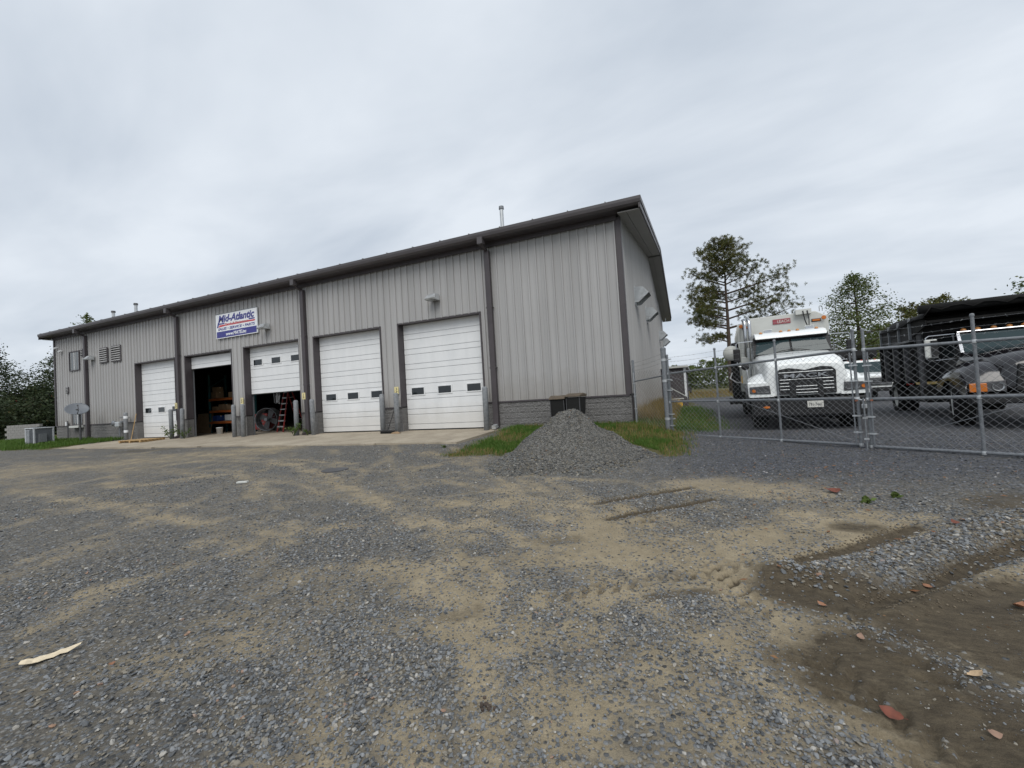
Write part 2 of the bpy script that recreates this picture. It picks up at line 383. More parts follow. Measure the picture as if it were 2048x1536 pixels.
# value noise for terrain and masks
_perm = RNG.random((256, 256))
def vnoise(x, y):
    xi = np.floor(x).astype(int); yi = np.floor(y).astype(int); fx = x - xi; fy = y - yi
    fx = fx * fx * (3 - 2 * fx); fy = fy * fy * (3 - 2 * fy)
    g = lambda a, b: _perm[a % 256, b % 256]
    return (g(xi, yi) * (1 - fx) + g(xi + 1, yi) * fx) * (1 - fy) + (g(xi, yi + 1) * (1 - fx) + g(xi + 1, yi + 1) * fx) * fy
def fbm(x, y, o=4, rough=.5):
    s = 0; a = 1; t = 0
    for k in range(o):
        s = s + a * vnoise(x * 2 ** k + 17.3 * k, y * 2 ** k - 9.1 * k); t += a; a *= rough
    return s / t
def sstep(a, b, x):
    t = np.clip((x - a) / (b - a), 0, 1); return t * t * (3 - 2 * t)
DIRT = [([(-18.83, -8.36),(-15.91, -7.18),(-14.38, -5.69),(-11.44, -4.35)], 1.1, 0.9),([(-11.88, -9.56),(-9.92, -9.69),(-8.06, -9.83),(-6.62, -10.01),(-5.58, -10.21),(-4.67, -10.27)], 0.17, 0.95),([(-10.89, -8.54),(-9.29, -8.74),(-8.82, -8.34),(-8.72, -7.76),(-8.32, -7.62)], 0.22, 0.85),([(-9.26, -7.03),(-8.08, -7.45),(-6.04, -8.39),(-5.09, -8.71)], 0.16, 0.85),([(-9.05, -5.85),(-6.37, -6.97),(-4.43, -7.83),(-3.05, -8.6),(-2.05, -9.26),(-1.49, -9.58)], 0.17, 1.0),([(-3.38, -11.88),(-3.29, -11.71),(-3.24, -11.46),(-3.15, -11.15),(-3.09, -10.94),(-2.98, -10.71),(-2.98, -10.44),(-2.88, -10.2)], 0.12, 0.95),([(-4.11, -9.42),(-4.26, -8.76),(-4.09, -8.17),(-4.83, -6.73),(-5.19, -5.65)], 0.14, 0.7),([(-13.3, -7.18),(-12.31, -6.79),(-11.6, -5.89)], 0.25, 0.8),([(-7.74, -11.14),(-8.2, -10.51),(-7.7, -10.21)], 0.12, 0.6),([(-1.57, -10.86),(-1.05, -10.95),(-1.12, -11.12)], 0.16, 0.8),([(-3.34, -10.0),(-2.63, -10.0),(-2.4, -9.73)], 0.14, 0.8),([(-1.07, -12.05),(-0.98, -11.94),(-0.86, -11.85)], 0.1, 0.8),([(-1.73, -11.06),(-1.6, -11.38),(-1.74, -11.63)], 0.14, 0.6),([(-1.54, -8.68),(-0.72, -8.56),(0.11, -9.09),(0.69, -9.5)], 0.28, 1.0),([(-1.18, -10.1),(-0.86, -9.8),(-0.59, -9.58)], 0.12, 0.8),([(-0.08, -10.02),(0.45, -9.62),(0.99, -9.79)], 0.16, 0.95),([(1.67, -7.31),(2.27, -7.1),(2.77, -7.48)], 0.4, 0.95),([(1.09, -9.83),(1.75, -9.81),(2.39, -9.67),(2.86, -9.08),(3.2, -8.56)], 0.42, 1.0),([(0.69, -10.91),(1.14, -10.72),(1.73, -10.32),(2.33, -9.79)], 0.15, 1.0),([(1.74, -10.03),(1.99, -10.5),(2.22, -10.95),(2.41, -11.3),(2.56, -11.66),(2.64, -11.82)], 0.24, 1.0),([(-1.32, -10.85),(-0.69, -10.91),(-0.06, -11.11),(0.26, -11.31)], 0.2, 0.85),([(0.58, -11.58),(0.95, -11.19),(1.3, -11.37),(1.7, -11.7),(1.97, -11.99)], 0.16, 0.9),([(-0.39, -10.74),(0.13, -10.98),(0.22, -11.39)], 0.2, 0.9),([(1.17, -11.75),(1.43, -11.75),(1.66, -11.87)], 0.15, 0.85),([(-1.27, -12.41),(-1.16, -12.19),(-0.9, -12.0)], 0.08, 0.6),([(2.82, -10.52),(3.32, -10.09),(4.03, -9.5)], 0.09, 1.0),([(2.66, -9.72),(3.15, -9.33),(3.64, -8.79)], 0.09, 0.95),([(-4.55, -4.69),(-2.83, -5.2)], 0.3, 0.8),([(-3.13, -5.38),(-1.22, -7.42),(-0.22, -8.49)], 0.18, 0.7),([(1.25, -11.9),(1.56, -12.04)], 0.14, 0.7),([(-2.47, -9.07),(-1.85, -8.45),(-1.09, -7.91)], 0.1, 0.6),([(0.23, -10.38),(0.81, -10.08),(1.35, -10.17)], 0.2, 0.8)]
MUD = [([(2.4, -10.32),(2.79, -10.43),(3.05, -10.71),(3.32, -10.83)], 0.3, 1.0),([(2.55, -11.18),(2.83, -11.41),(2.94, -11.59)], 0.42, 1.0),([(3.0, -10.57),(3.35, -10.35),(3.75, -10.12)], 0.28, 1.0),([(3.09, -8.82),(3.44, -8.83)], 0.17, 0.7),([(0.51, -8.39),(1.04, -7.94),(1.67, -7.31)], 0.07, 1.0),([(0.81, -8.97),(1.27, -8.5),(1.91, -7.96)], 0.08, 1.0),([(0.1, -9.91),(0.58, -9.74)], 0.12, 0.4),([(2.4, -9.8),(2.97, -9.37),(3.7, -8.63)], 0.06, 1.0),([(2.77, -10.44),(3.21, -10.04),(3.77, -9.47),(4.35, -8.91)], 0.07, 1.0),([(-17.66, -3.83),(-19.87, -4.11)], 0.5, 0.5),([(4.68, -7.79),(5.15, -7.43)], 0.3, 0.6),([(0.09, -11.36),(0.25, -11.21)], 0.1, 0.4),([(1.39, -10.73),(1.8, -10.51)], 0.06, 0.5)]
RELIEF = [([(2.31, -10.09),(2.6, -10.11),(3.13, -9.71),(3.73, -9.16),(4.67, -8.31)], 0.19, 0.075),([(2.4, -9.8),(2.97, -9.37),(3.7, -8.63)], 0.08, -0.05),([(2.77, -10.44),(3.21, -10.04),(3.77, -9.47),(4.35, -8.91)], 0.09, -0.06),([(0.51, -8.39),(1.04, -7.94),(1.67, -7.31)], 0.08, -0.075),([(0.81, -8.97),(1.27, -8.5),(1.91, -7.96)], 0.09, -0.085),([(0.7, -8.69),(1.8, -7.67)], 0.09, 0.035),([(0.96, -9.21),(1.95, -8.25)], 0.08, 0.03),([(1.74, -10.03),(2.22, -10.95),(2.56, -11.66)], 0.2, -0.02),([(2.82, -10.52),(3.32, -10.09),(4.03, -9.5)], 0.1, 0.04)]

# ------------------------------------------------------------------ ground
def stroke(x, y, pts, hw):
    """0..1 closeness to a polyline of half width hw"""
    d = np.full(x.shape, 1e9)
    for (ax, ay), (bx, by) in zip(pts[:-1], pts[1:]):
        vx, vy = bx - ax, by - ay; L = vx * vx + vy * vy + 1e-9
        t = np.clip(((x - ax) * vx + (y - ay) * vy) / L, 0, 1)
        d = np.minimum(d, np.hypot(x - ax - t * vx, y - ay - t * vy))
    return d / hw
BX0, BX1, BY1 = -36.73, 0.0, 23.81
def gz_base(x, y):
    a = np.interp(y, [-30, -14, -3.4, -3.0, 0, 40], [-.50, -.42, -.13, -.14, -.12, -.1])
    g = np.interp(y, [-30, -14, -4, -.4, 0, 5, 40], [-.50, -.42, -.22, .06, .08, 0, -.12])
    b = np.interp(y, [-30, -14, -4, -1, 60], [-.50, -.42, -.25, -.17, -.17])
    l = np.interp(y, [-30, -14, -4, -1, 60], [-.50, -.42, -.10, .03, .03])
    w1 = sstep(-4.7, -4.2, x); w2 = sstep(.3, 2.2, x); w0 = sstep(-28.2, -28.6, x)
    z = a * (1 - w1) + g * w1; z = z * (1 - w2) + b * w2; z = z * (1 - w0) + l * w0
    inside = (x > BX0 - .05) & (x < BX1 - .05) & (y > .05) & (y < BY1)
    return np.where(inside, -.2, z)
def offset_line(p, d):
    p = np.array(p, float); t_ = np.gradient(p, axis=0); t_ /= np.linalg.norm(t_, axis=1)[:, None]
    return [(a[0] - d * b[1], a[1] + d * b[0]) for a, b in zip(p, t_)]
def curve_pts(p, n=24):
    p = np.array(p, float); k = np.linspace(0, len(p) - 1, n); i = np.arange(len(p))
    q = np.stack([np.interp(k, i, p[:, 0]), np.interp(k, i, p[:, 1])], 1)
    for _ in range(6): q[1:-1] = (q[:-2] + 2 * q[1:-1] + q[2:]) / 4
    return q
LANES = []
for base, offs, amp in (([(3.2, -12.6), (.9, -10.2), (-2.5, -8.5), (-7, -7.4), (-13, -6.9), (-21, -6.6)], (0, .34, 1.75, 2.1, -1.5, -1.15), .95),
                        ([(-7.2, -3.4), (-4.6, -6.2), (-1.8, -8.9), (.4, -11.4), (1.2, -13)], (0, .3, 1.8, 2.1), .8),
                        ([(-24, -4.4), (-12, -5.2), (-4, -6.6), (1.0, -7.3), (4.2, -7.0)], (0, -1.7, -2.0), .7),
                        ([(-12.5, -3.4), (-8.5, -6.5), (-6, -9.5), (-4.8, -13)], (0, .3, 1.9), .75),
                        ([(-2.6, -13.2), (-.4, -11.2), (1.6, -9.7), (4.0, -8.6)], (0, .28, -1.3), .85)):
    for o_ in offs: LANES.append((offset_line(curve_pts(base), o_ ), amp * .86 * (1 if abs(o_) < 2 else .8)))
TREADS = (((1.74, -10.03), (2.64, -11.85), .17), ((2.35, -10.25), (3.1, -11.7), .13), ((.69, -10.91), (2.33, -9.79), .10), ((1.05, -8.75), (2.0, -10.4), .12))
def tread(x, y):
    out = np.zeros(x.shape)
    for (ax, ay), (bx, by), hw in TREADS:
        L = math.hypot(bx - ax, by - ay); ux, uy = (bx - ax) / L, (by - ay) / L
        s_ = (x - ax) * ux + (y - ay) * uy; q_ = -(x - ax) * uy + (y - ay) * ux
        on = sstep(hw, hw * .7, np.abs(q_)) * sstep(-.3, .2, s_) * sstep(L + .3, L - .2, s_) * sstep(.3, .55, fbm(x * 3 + 2, y * 3 + 5, 3))
        out = out + on * np.sign(np.sin((s_ + np.abs(q_) * .8) * 6.283 / .13))
    return out
def masks(x, y):
    wx = x + (fbm(x * 1.1, y * 1.1, 3) - .5) * .4 + (fbm(x * 4, y * 4, 3) - .5) * .22
    wy = y + (fbm(x * 1.1 + 40, y * 1.1 + 7, 3) - .5) * .4 + (fbm(x * 4 + 9, y * 4 + 31, 3) - .5) * .22
    dirt = np.zeros(x.shape); mud = np.zeros(x.shape); thin = np.zeros(x.shape)
    for p, hw, s in DIRT: dirt = np.maximum(dirt, s * sstep(1.9, .3, stroke(wx, wy, p, hw)))
    for p, hw, s in MUD:
        wk = .3 if hw > .15 else .06
        if hw < .1:
            thin = np.maximum(thin, s * sstep(1.5, .6, stroke(x * .94 + wx * .06, y * .94 + wy * .06, p, hw))); continue
        mud = np.maximum(mud, s * sstep(1.8, .3, stroke(x * (1 - wk) + wx * wk, y * (1 - wk) + wy * wk, p, hw)))
    big = fbm(x * .45 + 3, y * .45 + 8, 5, .55); mid = fbm(x * 1.6 + 11, y * 1.6 + 2, 4, .6)
    dirt = np.maximum(dirt, .40 * sstep(.52, .70, big * .55 + mid * .45))
    dirt *= 1 - .9 * sstep(.5, 2.0, x) * sstep(-6.9, -6.2, y)
    for i_, (p, s) in enumerate(LANES):
        q = stroke(x * .9 + wx * .1, y * .9 + wy * .1, p, .13)
        along = fbm(x * .55 + 7 * i_, y * .55 - 3 * i_, 3)
        dirt = np.maximum(dirt, s * sstep(1.9, .2, q) * sstep(.30, .58, along))
    lug_shade = tread(x, y); mud = np.maximum(mud, np.where(lug_shade > 0, .55 * lug_shade, 0))  # tyre print lugs get painted shade in mud colour, since relief barely shows
    dirt = np.clip(dirt + .22 * sstep(-2.0, 0, x) * sstep(4.2, 2.8, x) * sstep(-12.3, -11, y) * sstep(-6.8, -7.6, y) * sstep(.40, .56, mid), 0, 1)
    lane = (y < -3.3) & (x < -2)
    # long shallow wheel lanes that sweep through the yard
    for cx, cy, rr in ((-14, -19, 11.5), (-14, -19, 13.2), (-9, -1, 9.2), (-9, -1, 7.4), (-30, -9, 18.0), (-30, -9, 19.8)):
        d = np.abs(np.hypot(x - cx, y - cy) - rr + (fbm(x * .6, y * .6, 2) - .5) * .5)
        dirt = np.maximum(dirt, .75 * sstep(.30, .06, d) * sstep(.35, .62, mid) * lane)
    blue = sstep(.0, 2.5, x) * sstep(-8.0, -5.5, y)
    # grass ground cover
    e = (fbm(x * 2.2, y * 2.2, 4) - .5) * 1.1
    gr = sstep(-4.3, -3.7, x + e * .4) * sstep(1.9, 1.2, x + e * .6) * sstep(-5.3, -4.5, y + e)
    gr = np.maximum(gr, sstep(2.9, 1.8, x + e + (y - 6) * .03) * sstep(-1.2, .2, y + e) * (x > 0) * 1.0)
    gr = np.maximum(gr, sstep(-28.3, -28.5, x) * sstep(-4.1, -3.3, y + e * .8 + .3 * np.sin(x * .3)))
    gr = np.maximum(gr, sstep(26, 34, y + e * 4) * (x < 60))
    gr = np.maximum(gr, sstep(6.2, 8.0, x + e) * sstep(-4.5, -6.5, y + e) * .8)
    patchy = .62 + .5 * sstep(.36, .62, fbm(x * 2.6 + 21, y * 2.6 + 13, 4, .6))
    dirt = dirt * patchy * (.58 + .20 * sstep(-2.5, .5, x) + .15 * sstep(-5.5, -3.8, y))
    mud = mud * (.86 + .24 * sstep(.4, .6, fbm(x * 3.1, y * 3.1 + 60, 4, .6)))
    mud = np.maximum(mud, thin * 1.25)
    return np.clip(dirt, 0, 1) * (1 - gr), mud * (1 - gr), blue, gr
def ground_z(x, y):
    z = gz_base(x, y)
    yard = sstep(-2.8, -3.6, y) + sstep(1.0, 2.5, x) * (y > -4)
    z = z + yard * ((fbm(x * .5, y * .5, 3) - .5) * .06 + (fbm(x * 3, y * 3, 3) - .5) * .018)
    for p, hw, h in RELIEF: z = z + h * sstep(1.6, .2, stroke(x, y, p, hw))
    # lugged tyre print across the damp dirt
    z = z - .013 * tread(x, y)
    return z
def gzf(x, y): return float(ground_z(np.array([float(x)]), np.array([float(y)]))[0])

rad = list(np.geomspace(.6, 30, 600)) + list(np.geomspace(30, 900, 46)[1:])
cen = math.atan2(fwd.y, fwd.x)
ang = list(cen + np.radians(np.linspace(-72, 72, 420))) + list(cen + np.radians(np.linspace(72, 288, 74)[1:-1]))
AA, RR = np.meshgrid(ang, rad); nA, nR = len(ang), len(rad)
gx = (CAM.x + RR * np.cos(AA)).ravel(); gy = (CAM.y + RR * np.sin(AA)).ravel()
gzv = ground_z(gx, gy)
dm, mm, bm_, gm = masks(gx, gy)
ii, jj = np.meshgrid(np.arange(nR - 1), np.arange(nA), indexing='ij')
f = np.stack([ii * nA + jj, ii * nA + (jj + 1) % nA, (ii + 1) * nA + (jj + 1) % nA, (ii + 1) * nA + jj], -1).reshape(-1, 4)[:, ::-1]
vs = np.stack([gx, gy, gzv], 1)
vs = np.vstack([vs, [[CAM.x, CAM.y, gzf(CAM.x, CAM.y)]]])
nf = [(len(vs) - 1, j, (j + 1) % nA) for j in range(nA)]
me = bpy.data.meshes.new('ground')
me.from_pydata(vs.tolist(), [], f.tolist() + nf)
me.polygons.foreach_set('use_smooth', [True] * len(me.polygons))
at = me.color_attributes.new('cover', 'FLOAT_COLOR', 'POINT')
cc = np.zeros((len(vs), 4)); cc[:-1, 0] = dm; cc[:-1, 1] = mm; cc[:-1, 2] = bm_; cc[:-1, 3] = gm
at.data.foreach_set('color', cc.ravel())
me.update()
if me.polygons[0].normal.z < 0: me.flip_normals()

t = NT('yard_ground')
a = t.n('ShaderNodeAttribute'); a.attribute_name = 'cover'
sp = t.n('ShaderNodeSeparateColor'); t.l(a.outputs['Color'], sp.inputs[0])
dirtA, mudA, blueA, grA = sp.outputs[0], sp.outputs[1], sp.outputs[2], a.outputs['Alpha']
vo = t.n('ShaderNodeTexVoronoi'); vo.inputs['Scale'].default_value = 38; vo.inputs['Randomness'].default_value = 1.0; t.l(t.obj(), vo.inputs['Vector'])
vo2 = t.n('ShaderNodeTexVoronoi'); vo2.inputs['Scale'].default_value = 13; t.l(t.obj(), vo2.inputs['Vector'])
sv = t.n('ShaderNodeSeparateColor'); t.l(vo.outputs['Color'], sv.inputs[0])
sv2 = t.n('ShaderNodeSeparateColor'); t.l(vo2.outputs['Color'], sv2.inputs[0])
def cell(vn, svn, rnd):
    """stone colour of a voronoi cell layer"""
    q = t.ramp(svn.outputs[0], .05, (.05, .055, .061), .95, (.25, .26, .268))
    return t.mix(t.ramp(svn.outputs[1], .62, (0, 0, 0), .9, (.6,) * 3), q, (.24, .21, .158))
stone = cell(vo, sv, 0)
stone = t.mix(t.ramp(sv2.outputs[0], .80, (0, 0, 0), .82, (.5,) * 3), stone, (.34, .335, .32))
grey_f = t.ramp(t.noise(80, 6, .75), .3, (.045, .046, .048), .72, (.135, .133, .126))
tan_f = t.ramp(t.noise(7, 8, .7), .3, (.25, .205, .135), .7, (.405, .34, .235))
tan_f = t.mix(t.ramp(t.noise(75, 6, .8), .5, (0, 0, 0), .68, (.75,) * 3), tan_f, (.17, .148, .108))
tan_f = t.mix(t.ramp(t.noise(1.3, 5, .6), .42, (0, 0, 0), .68, (.5,) * 3), tan_f, (.23, .19, .125))
mp2 = t.n('ShaderNodeMapping'); mp2.inputs['Rotation'].default_value = (0, 0, R(63)); mp2.inputs['Scale'].default_value = (1.6, 4.0, 1.0); t.l(t.obj(), mp2.inputs['Vector'])
mud_f = t.ramp(t.noise(5, 10, .78, mp2.outputs[0], .3), .32, (.038, .030, .021), .68, (.13, .105, .071))
mud_f = t.mix(t.ramp(t.noise(60, 6, .8), .5, (0, 0, 0), .68, (.7,) * 3), mud_f, (.06, .05, .036))
wob = t.math('ADD', t.math('MULTIPLY', t.math('SUBTRACT', t.noise(4, 8, .72), .5), 1.0), t.math('MULTIPLY', t.math('SUBTRACT', t.noise(22, 6, .75), .5), .6))
dE = t.math('ADD', dirtA, wob); mE = t.math('ADD', mudA, wob)
fines = t.mix(t.ramp(dE, .0, (.16,) * 3, .60, (1,) * 3), grey_f, tan_f)
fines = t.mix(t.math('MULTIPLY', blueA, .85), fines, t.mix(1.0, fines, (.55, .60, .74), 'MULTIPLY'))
fines = t.mix(t.ramp(mE, .2, (0, 0, 0), .8, (.95,) * 3), fines, mud_f)
cover = t.math('MAXIMUM', t.math('MULTIPLY', dE, .98), t.math('MULTIPLY', mE, 1.05))
# a cell is a stone where its own number beats the local amount of dirt
is_st = t.math('GREATER_THAN', sv.outputs[2], t.math('ADD', cover, .12))
rim = t.ramp(vo.outputs['Distance'], .42, (1, 1, 1), .62, (0, 0, 0))
is_st = t.math('MULTIPLY', is_st, rim)
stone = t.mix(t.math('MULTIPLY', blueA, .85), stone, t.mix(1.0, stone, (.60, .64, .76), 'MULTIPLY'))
c = t.mix(t.math('MULTIPLY', is_st, .92), fines, stone)
grc = t.ramp(t.noise(1.6, 6, .65), .35, (.045, .065, .02), .6, (.14, .115, .05))
c = t.mix(t.ramp(t.math('ADD', grA, t.math('MULTIPLY', t.math('SUBTRACT', t.noise(6, 6, .7), .5), .7)), .35, (0, 0, 0), .7, (.95,) * 3), c, grc)
t.l(c, t.b.inputs['Base Color']); t.set(rough=.95, spec=.2)
h1 = t.math('SUBTRACT', 1.0, t.math('MULTIPLY', vo.outputs['Distance'], 1.4))
hh = t.math('MULTIPLY', h1, is_st)
hh = t.math('ADD', hh, t.math('MULTIPLY', t.noise(60, 5, .7), .9))
hh = t.math('ADD', hh, t.math('MULTIPLY', t.noise(9, 7, .7), 1.3))
t.bump(hh, .85, .02)
me.materials.append(t.m)
struct(obj('ground', me))

# loose stones: instanced small rocks, dense near the viewer, thinner where the dirt shows
def stone_nodes(name, mat, seeds, stretch=1.0):
    ng = bpy.data.node_groups.new(name, 'GeometryNodeTree')
    ng.interface.new_socket('Geometry', in_out='INPUT', socket_type='NodeSocketGeometry')
    ng.interface.new_socket('Geometry', in_out='OUTPUT', socket_type='NodeSocketGeometry')
    N = ng.nodes.new; L = ng.links.new
    gi = N('NodeGroupInput'); go = N('NodeGroupOutput')
    join = N('GeometryNodeJoinGeometry')
    for k in range(seeds):
        ico = N('GeometryNodeMeshIcoSphere'); ico.inputs['Radius'].default_value = .5; ico.inputs['Subdivisions'].default_value = 1 if k % 3 else 2
        sp_ = N('GeometryNodeSetPosition')
        nz = N('ShaderNodeTexNoise'); nz.noise_dimensions = '4D'; nz.inputs['Scale'].default_value = 1.6; nz.inputs['W'].default_value = 3.7 * k; nz.inputs['Detail'].default_value = 1
        vm = N('ShaderNodeVectorMath'); vm.operation = 'SUBTRACT'; vm.inputs[1].default_value = (.5, .5, .5)
        vs_ = N('ShaderNodeVectorMath'); vs_.operation = 'SCALE'; vs_.inputs['Scale'].default_value = .95
        L(nz.outputs['Color'], vm.inputs[0]); L(vm.outputs[0], vs_.inputs[0]); L(ico.outputs[0], sp_.inputs['Geometry']); L(vs_.outputs[0], sp_.inputs['Offset'])
        tr = N('GeometryNodeTransform'); tr.inputs['Scale'].default_value = (1.0 * stretch, .72 + .1 * (k % 3), .42 + .08 * (k % 2)); L(sp_.outputs[0], tr.inputs['Geometry'])
        sm = N('GeometryNodeSetMaterial'); sm.inputs['Material'].default_value = mat; L(tr.outputs[0], sm.inputs['Geometry'])
        gti = N('GeometryNodeGeometryToInstance'); L(sm.outputs[0], gti.inputs[0]); L(gti.outputs[0], join.inputs[0])
    iop = N('GeometryNodeInstanceOnPoints'); iop.inputs['Pick Instance'].default_value = True
    L(gi.outputs[0], iop.inputs['Points']); L(join.outputs[0], iop.inputs['Instance'])
    def attr(nm, typ):
        q = N('GeometryNodeInputNamedAttribute'); q.data_type = typ; q.inputs['Name'].default_value = nm; return q.outputs['Attribute']
    L(attr('pick', 'INT'), iop.inputs['Instance Index']); L(attr('size', 'FLOAT'), iop.inputs['Scale'])
    L(attr('turn', 'FLOAT_VECTOR'), iop.inputs['Rotation'])
    L(iop.outputs[0], go.inputs[0])
    return ng
def stone_field(name, pts, size, ng, parent=None, seeds=6):
    n = len(pts); me = bpy.data.meshes.new(name); me.from_pydata(np.asarray(pts).tolist(), [], [])
    me.attributes.new('size', 'FLOAT', 'POINT').data.foreach_set('value', np.asarray(size, dtype=np.float32))
    me.attributes.new('pick', 'INT', 'POINT').data.foreach_set('value', RNG.integers(0, seeds, n).astype(np.int32))
    tn = np.stack([RNG.normal(0, .35, n), RNG.normal(0, .35, n), RNG.uniform(0, 6.283, n)], 1).astype(np.float32)
    me.attributes.new('turn', 'FLOAT_VECTOR', 'POINT').data.foreach_set('vector', tn.ravel())
    o = obj(name, me, parent); md = o.modifiers.new('stones', 'NODES'); md.node_group = ng
    return o
t = NT('stone')
oi = t.n('ShaderNodeObjectInfo')
r1 = oi.outputs['Random']
c = t.ramp(r1, .0, (.058, .064, .071), 1.0, (.24, .252, .262))
tw = t.n('ShaderNodeTexWhiteNoise'); tw.noise_dimensions = '1D'; t.l(r1, tw.inputs['W'])
s3 = t.n('ShaderNodeSeparateColor'); t.l(tw.outputs['Color'], s3.inputs[0])
c = t.mix(t.ramp(s3.outputs[0], .76, (0, 0, 0), .8, (.7,) * 3), c, (.27, .235, .175))
c = t.mix(t.ramp(s3.outputs[1], .95, (0, 0, 0), .96, (.8,) * 3), c, (.44, .42, .38))
c = t.mix(t.ramp(s3.outputs[2], .993, (0, 0, 0), .995, (.8,) * 3), c, (.33, .19, .12))
c = t.mix(t.ramp(t.noise(70, 4, .7), .45, (0, 0, 0), .7, (.45,) * 3), c, (.16, .145, .12))
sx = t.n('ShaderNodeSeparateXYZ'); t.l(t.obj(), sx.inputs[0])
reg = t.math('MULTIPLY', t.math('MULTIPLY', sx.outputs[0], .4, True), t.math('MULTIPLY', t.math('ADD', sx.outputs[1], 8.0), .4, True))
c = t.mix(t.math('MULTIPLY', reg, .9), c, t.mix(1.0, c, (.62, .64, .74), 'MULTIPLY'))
t.l(c, t.b.inputs['Base Color']); t.set(rough=.85, spec=.3); t.bump(t.noise(160, 3), .35, .004)
STONE = t.m
NG = stone_nodes('loose_stones', STONE, 6)
STONE_DARK = STONE.copy(); STONE_DARK.name = 'stone_dark'
b_ = STONE_DARK.node_tree.nodes['Principled BSDF']; src = b_.inputs['Base Color'].links[0].from_socket
mul = STONE_DARK.node_tree.nodes.new('ShaderNodeMixRGB'); mul.blend_type = 'MULTIPLY'; mul.inputs[0].default_value = 1; mul.inputs[2].default_value = (.80, .78, .73, 1)
STONE_DARK.node_tree.links.new(src, mul.inputs[1]); STONE_DARK.node_tree.links.new(mul.outputs[0], b_.inputs['Base Color'])
NG2 = stone_nodes('pile_stones', STONE_DARK, 6)

def scatter(n, r0, r1, half, smin, smax, dens_dirt=.30, dens_mud=.34, lift=.18):
    rr = np.sqrt(RNG.uniform(r0 * r0, r1 * r1, n)); aa = cen + RNG.uniform(-half, half, n)
    x = CAM.x + rr * np.cos(aa); y = CAM.y + rr * np.sin(aa)
    d, mu, b, g = masks(x, y)
    clump = sstep(.30, .62, fbm(x * 1.3 + 5, y * 1.3 + 77, 4, .6))
    d = np.clip(d + RNG.normal(0, .18, n), 0, 1); keep = (1 - d * (1 - dens_dirt) - mu * (1 - dens_mud)).clip(.02, 1) * (.30 + .70 * clump) * (1 - g)
    onapron = (x < -4.5) & (x > -28.3) & (y > -3.35)
    k = (RNG.random(n) < keep) & ~onapron & ~((x < BX1) & (y > -.4))
    x, y = x[k], y[k]; s = smin * (smax / smin) ** (RNG.random(k.sum()) ** 1.6) * (1 - .55 * np.maximum(d[k], mu[k]))
    z = ground_z(x, y) + s * lift
    return np.stack([x, y, z], 1), s
P1, S1 = scatter(64000, .9, 3.4, R(64), .009, .034)
P2_, S2 = scatter(46000, 3.4, 6.5, R(58), .011, .038)
P3, S3 = scatter(34000, 6.5, 13, R(56), .015, .042)
pts = np.vstack([P1, P2_, P3]); sz = np.concatenate([S1, S2, S3])
# coarse stones heaped along the berm left by the wheels
bx = []
for p, hw, h in RELIEF[:1]:
    for (ax, ay), (qx, qy) in zip(p[:-1], p[1:]):
        k = int(330 * math.hypot(qx - ax, qy - ay)); tt = RNG.random(k)
        bx.append(np.stack([ax + tt * (qx - ax) + RNG.normal(0, hw * .75, k), ay + tt * (qy - ay) + RNG.normal(0, hw * .75, k)], 1))
bx = np.vstack(bx); bs = RNG.uniform(.014, .042, len(bx))
bz = ground_z(bx[:, 0], bx[:, 1]) + bs * .2
pts = np.vstack([pts, np.column_stack([bx, bz])]); sz = np.concatenate([sz, bs])
g = stone_field('gravel', pts, sz, NG)
# crumbs of damp soil thrown up along the ruts
SOIL = simple('soil_crumb', (.12, .097, .066), .95, var=.5, scale=25)
NG3 = stone_nodes('soil_crumbs', SOIL, 6)
cp = []
for p, hw, h in RELIEF:
    if hw > .19 and h < 0: continue
    for (ax, ay), (qx, qy) in zip(p[:-1], p[1:]):
        k = int((320 if h < 0 else (620 if hw > .15 else 120)) * math.hypot(qx - ax, qy - ay)); tt = RNG.random(k); sd_ = RNG.choice([-1, 1], k) * hw * (RNG.normal(.9, .22, k) if hw < .15 else RNG.uniform(0, 1.2, k))
        L = math.hypot(qx - ax, qy - ay); cp.append(np.stack([ax + tt * (qx - ax) - sd_ * (qy - ay) / L, ay + tt * (qy - ay) + sd_ * (qx - ax) / L], 1))
cp = np.vstack(cp); cs_ = RNG.uniform(.006, .020, len(cp))
sc_ = stone_field('soil_crumbs', np.column_stack([cp, ground_z(cp[:, 0], cp[:, 1]) + cs_ * .2]), cs_, NG3)
tag(sc_, 'crumbs of brown soil thrown up along the wheel ruts', 'soil', kind='stuff')
tag(g, 'loose grey crushed stone scattered over the yard', 'gravel', kind='stuff')

# ------------------------------------------------------------------ gravel pile
pile = thing('gravel_pile', 'cone of dark crushed stone dumped in front of the block wall', 'gravel pile', (-.66, -5.05, -.25))
def pile_h(x, y):
    th = np.arctan2(y, x)
    Rr = 1.66 + .16 * np.cos(th + 2.4) + .12 * np.sin(3 * th + 1) + .10 * np.sin(5 * th) + .06 * np.sin(9 * th)
    q = np.hypot(x, y) / Rr
    h = 1.22 * np.clip(1 - q, 0, 1) ** 1.15
    h = np.where(q < .14, 1.22 * (1 - .14) ** 1.15 + (.14 - q) * .4, h)
    h = h + .05 * np.exp(-((q - 1) / .18) ** 2)
    h = h + (fbm(x * 1.5 + 4, y * 1.5, 4) - .5) * .30 * np.clip(1.15 - q, 0, .6) / .6
    h = h + (fbm(x * 7, y * 7, 3) - .5) * .035 * (q < 1.1)
    return h - .05 - .12 * sstep(1.0, 1.25, q)
pr = np.linspace(0, 1.25, 60); pa = np.linspace(0, 2 * np.pi, 140, endpoint=False)
PA, PR = np.meshgrid(pa, pr)
px = (PR * 2.1 * np.cos(PA)).ravel(); py = (PR * 2.1 * np.sin(PA)).ravel()
pv = np.stack([px, py, pile_h(px, py)], 1)
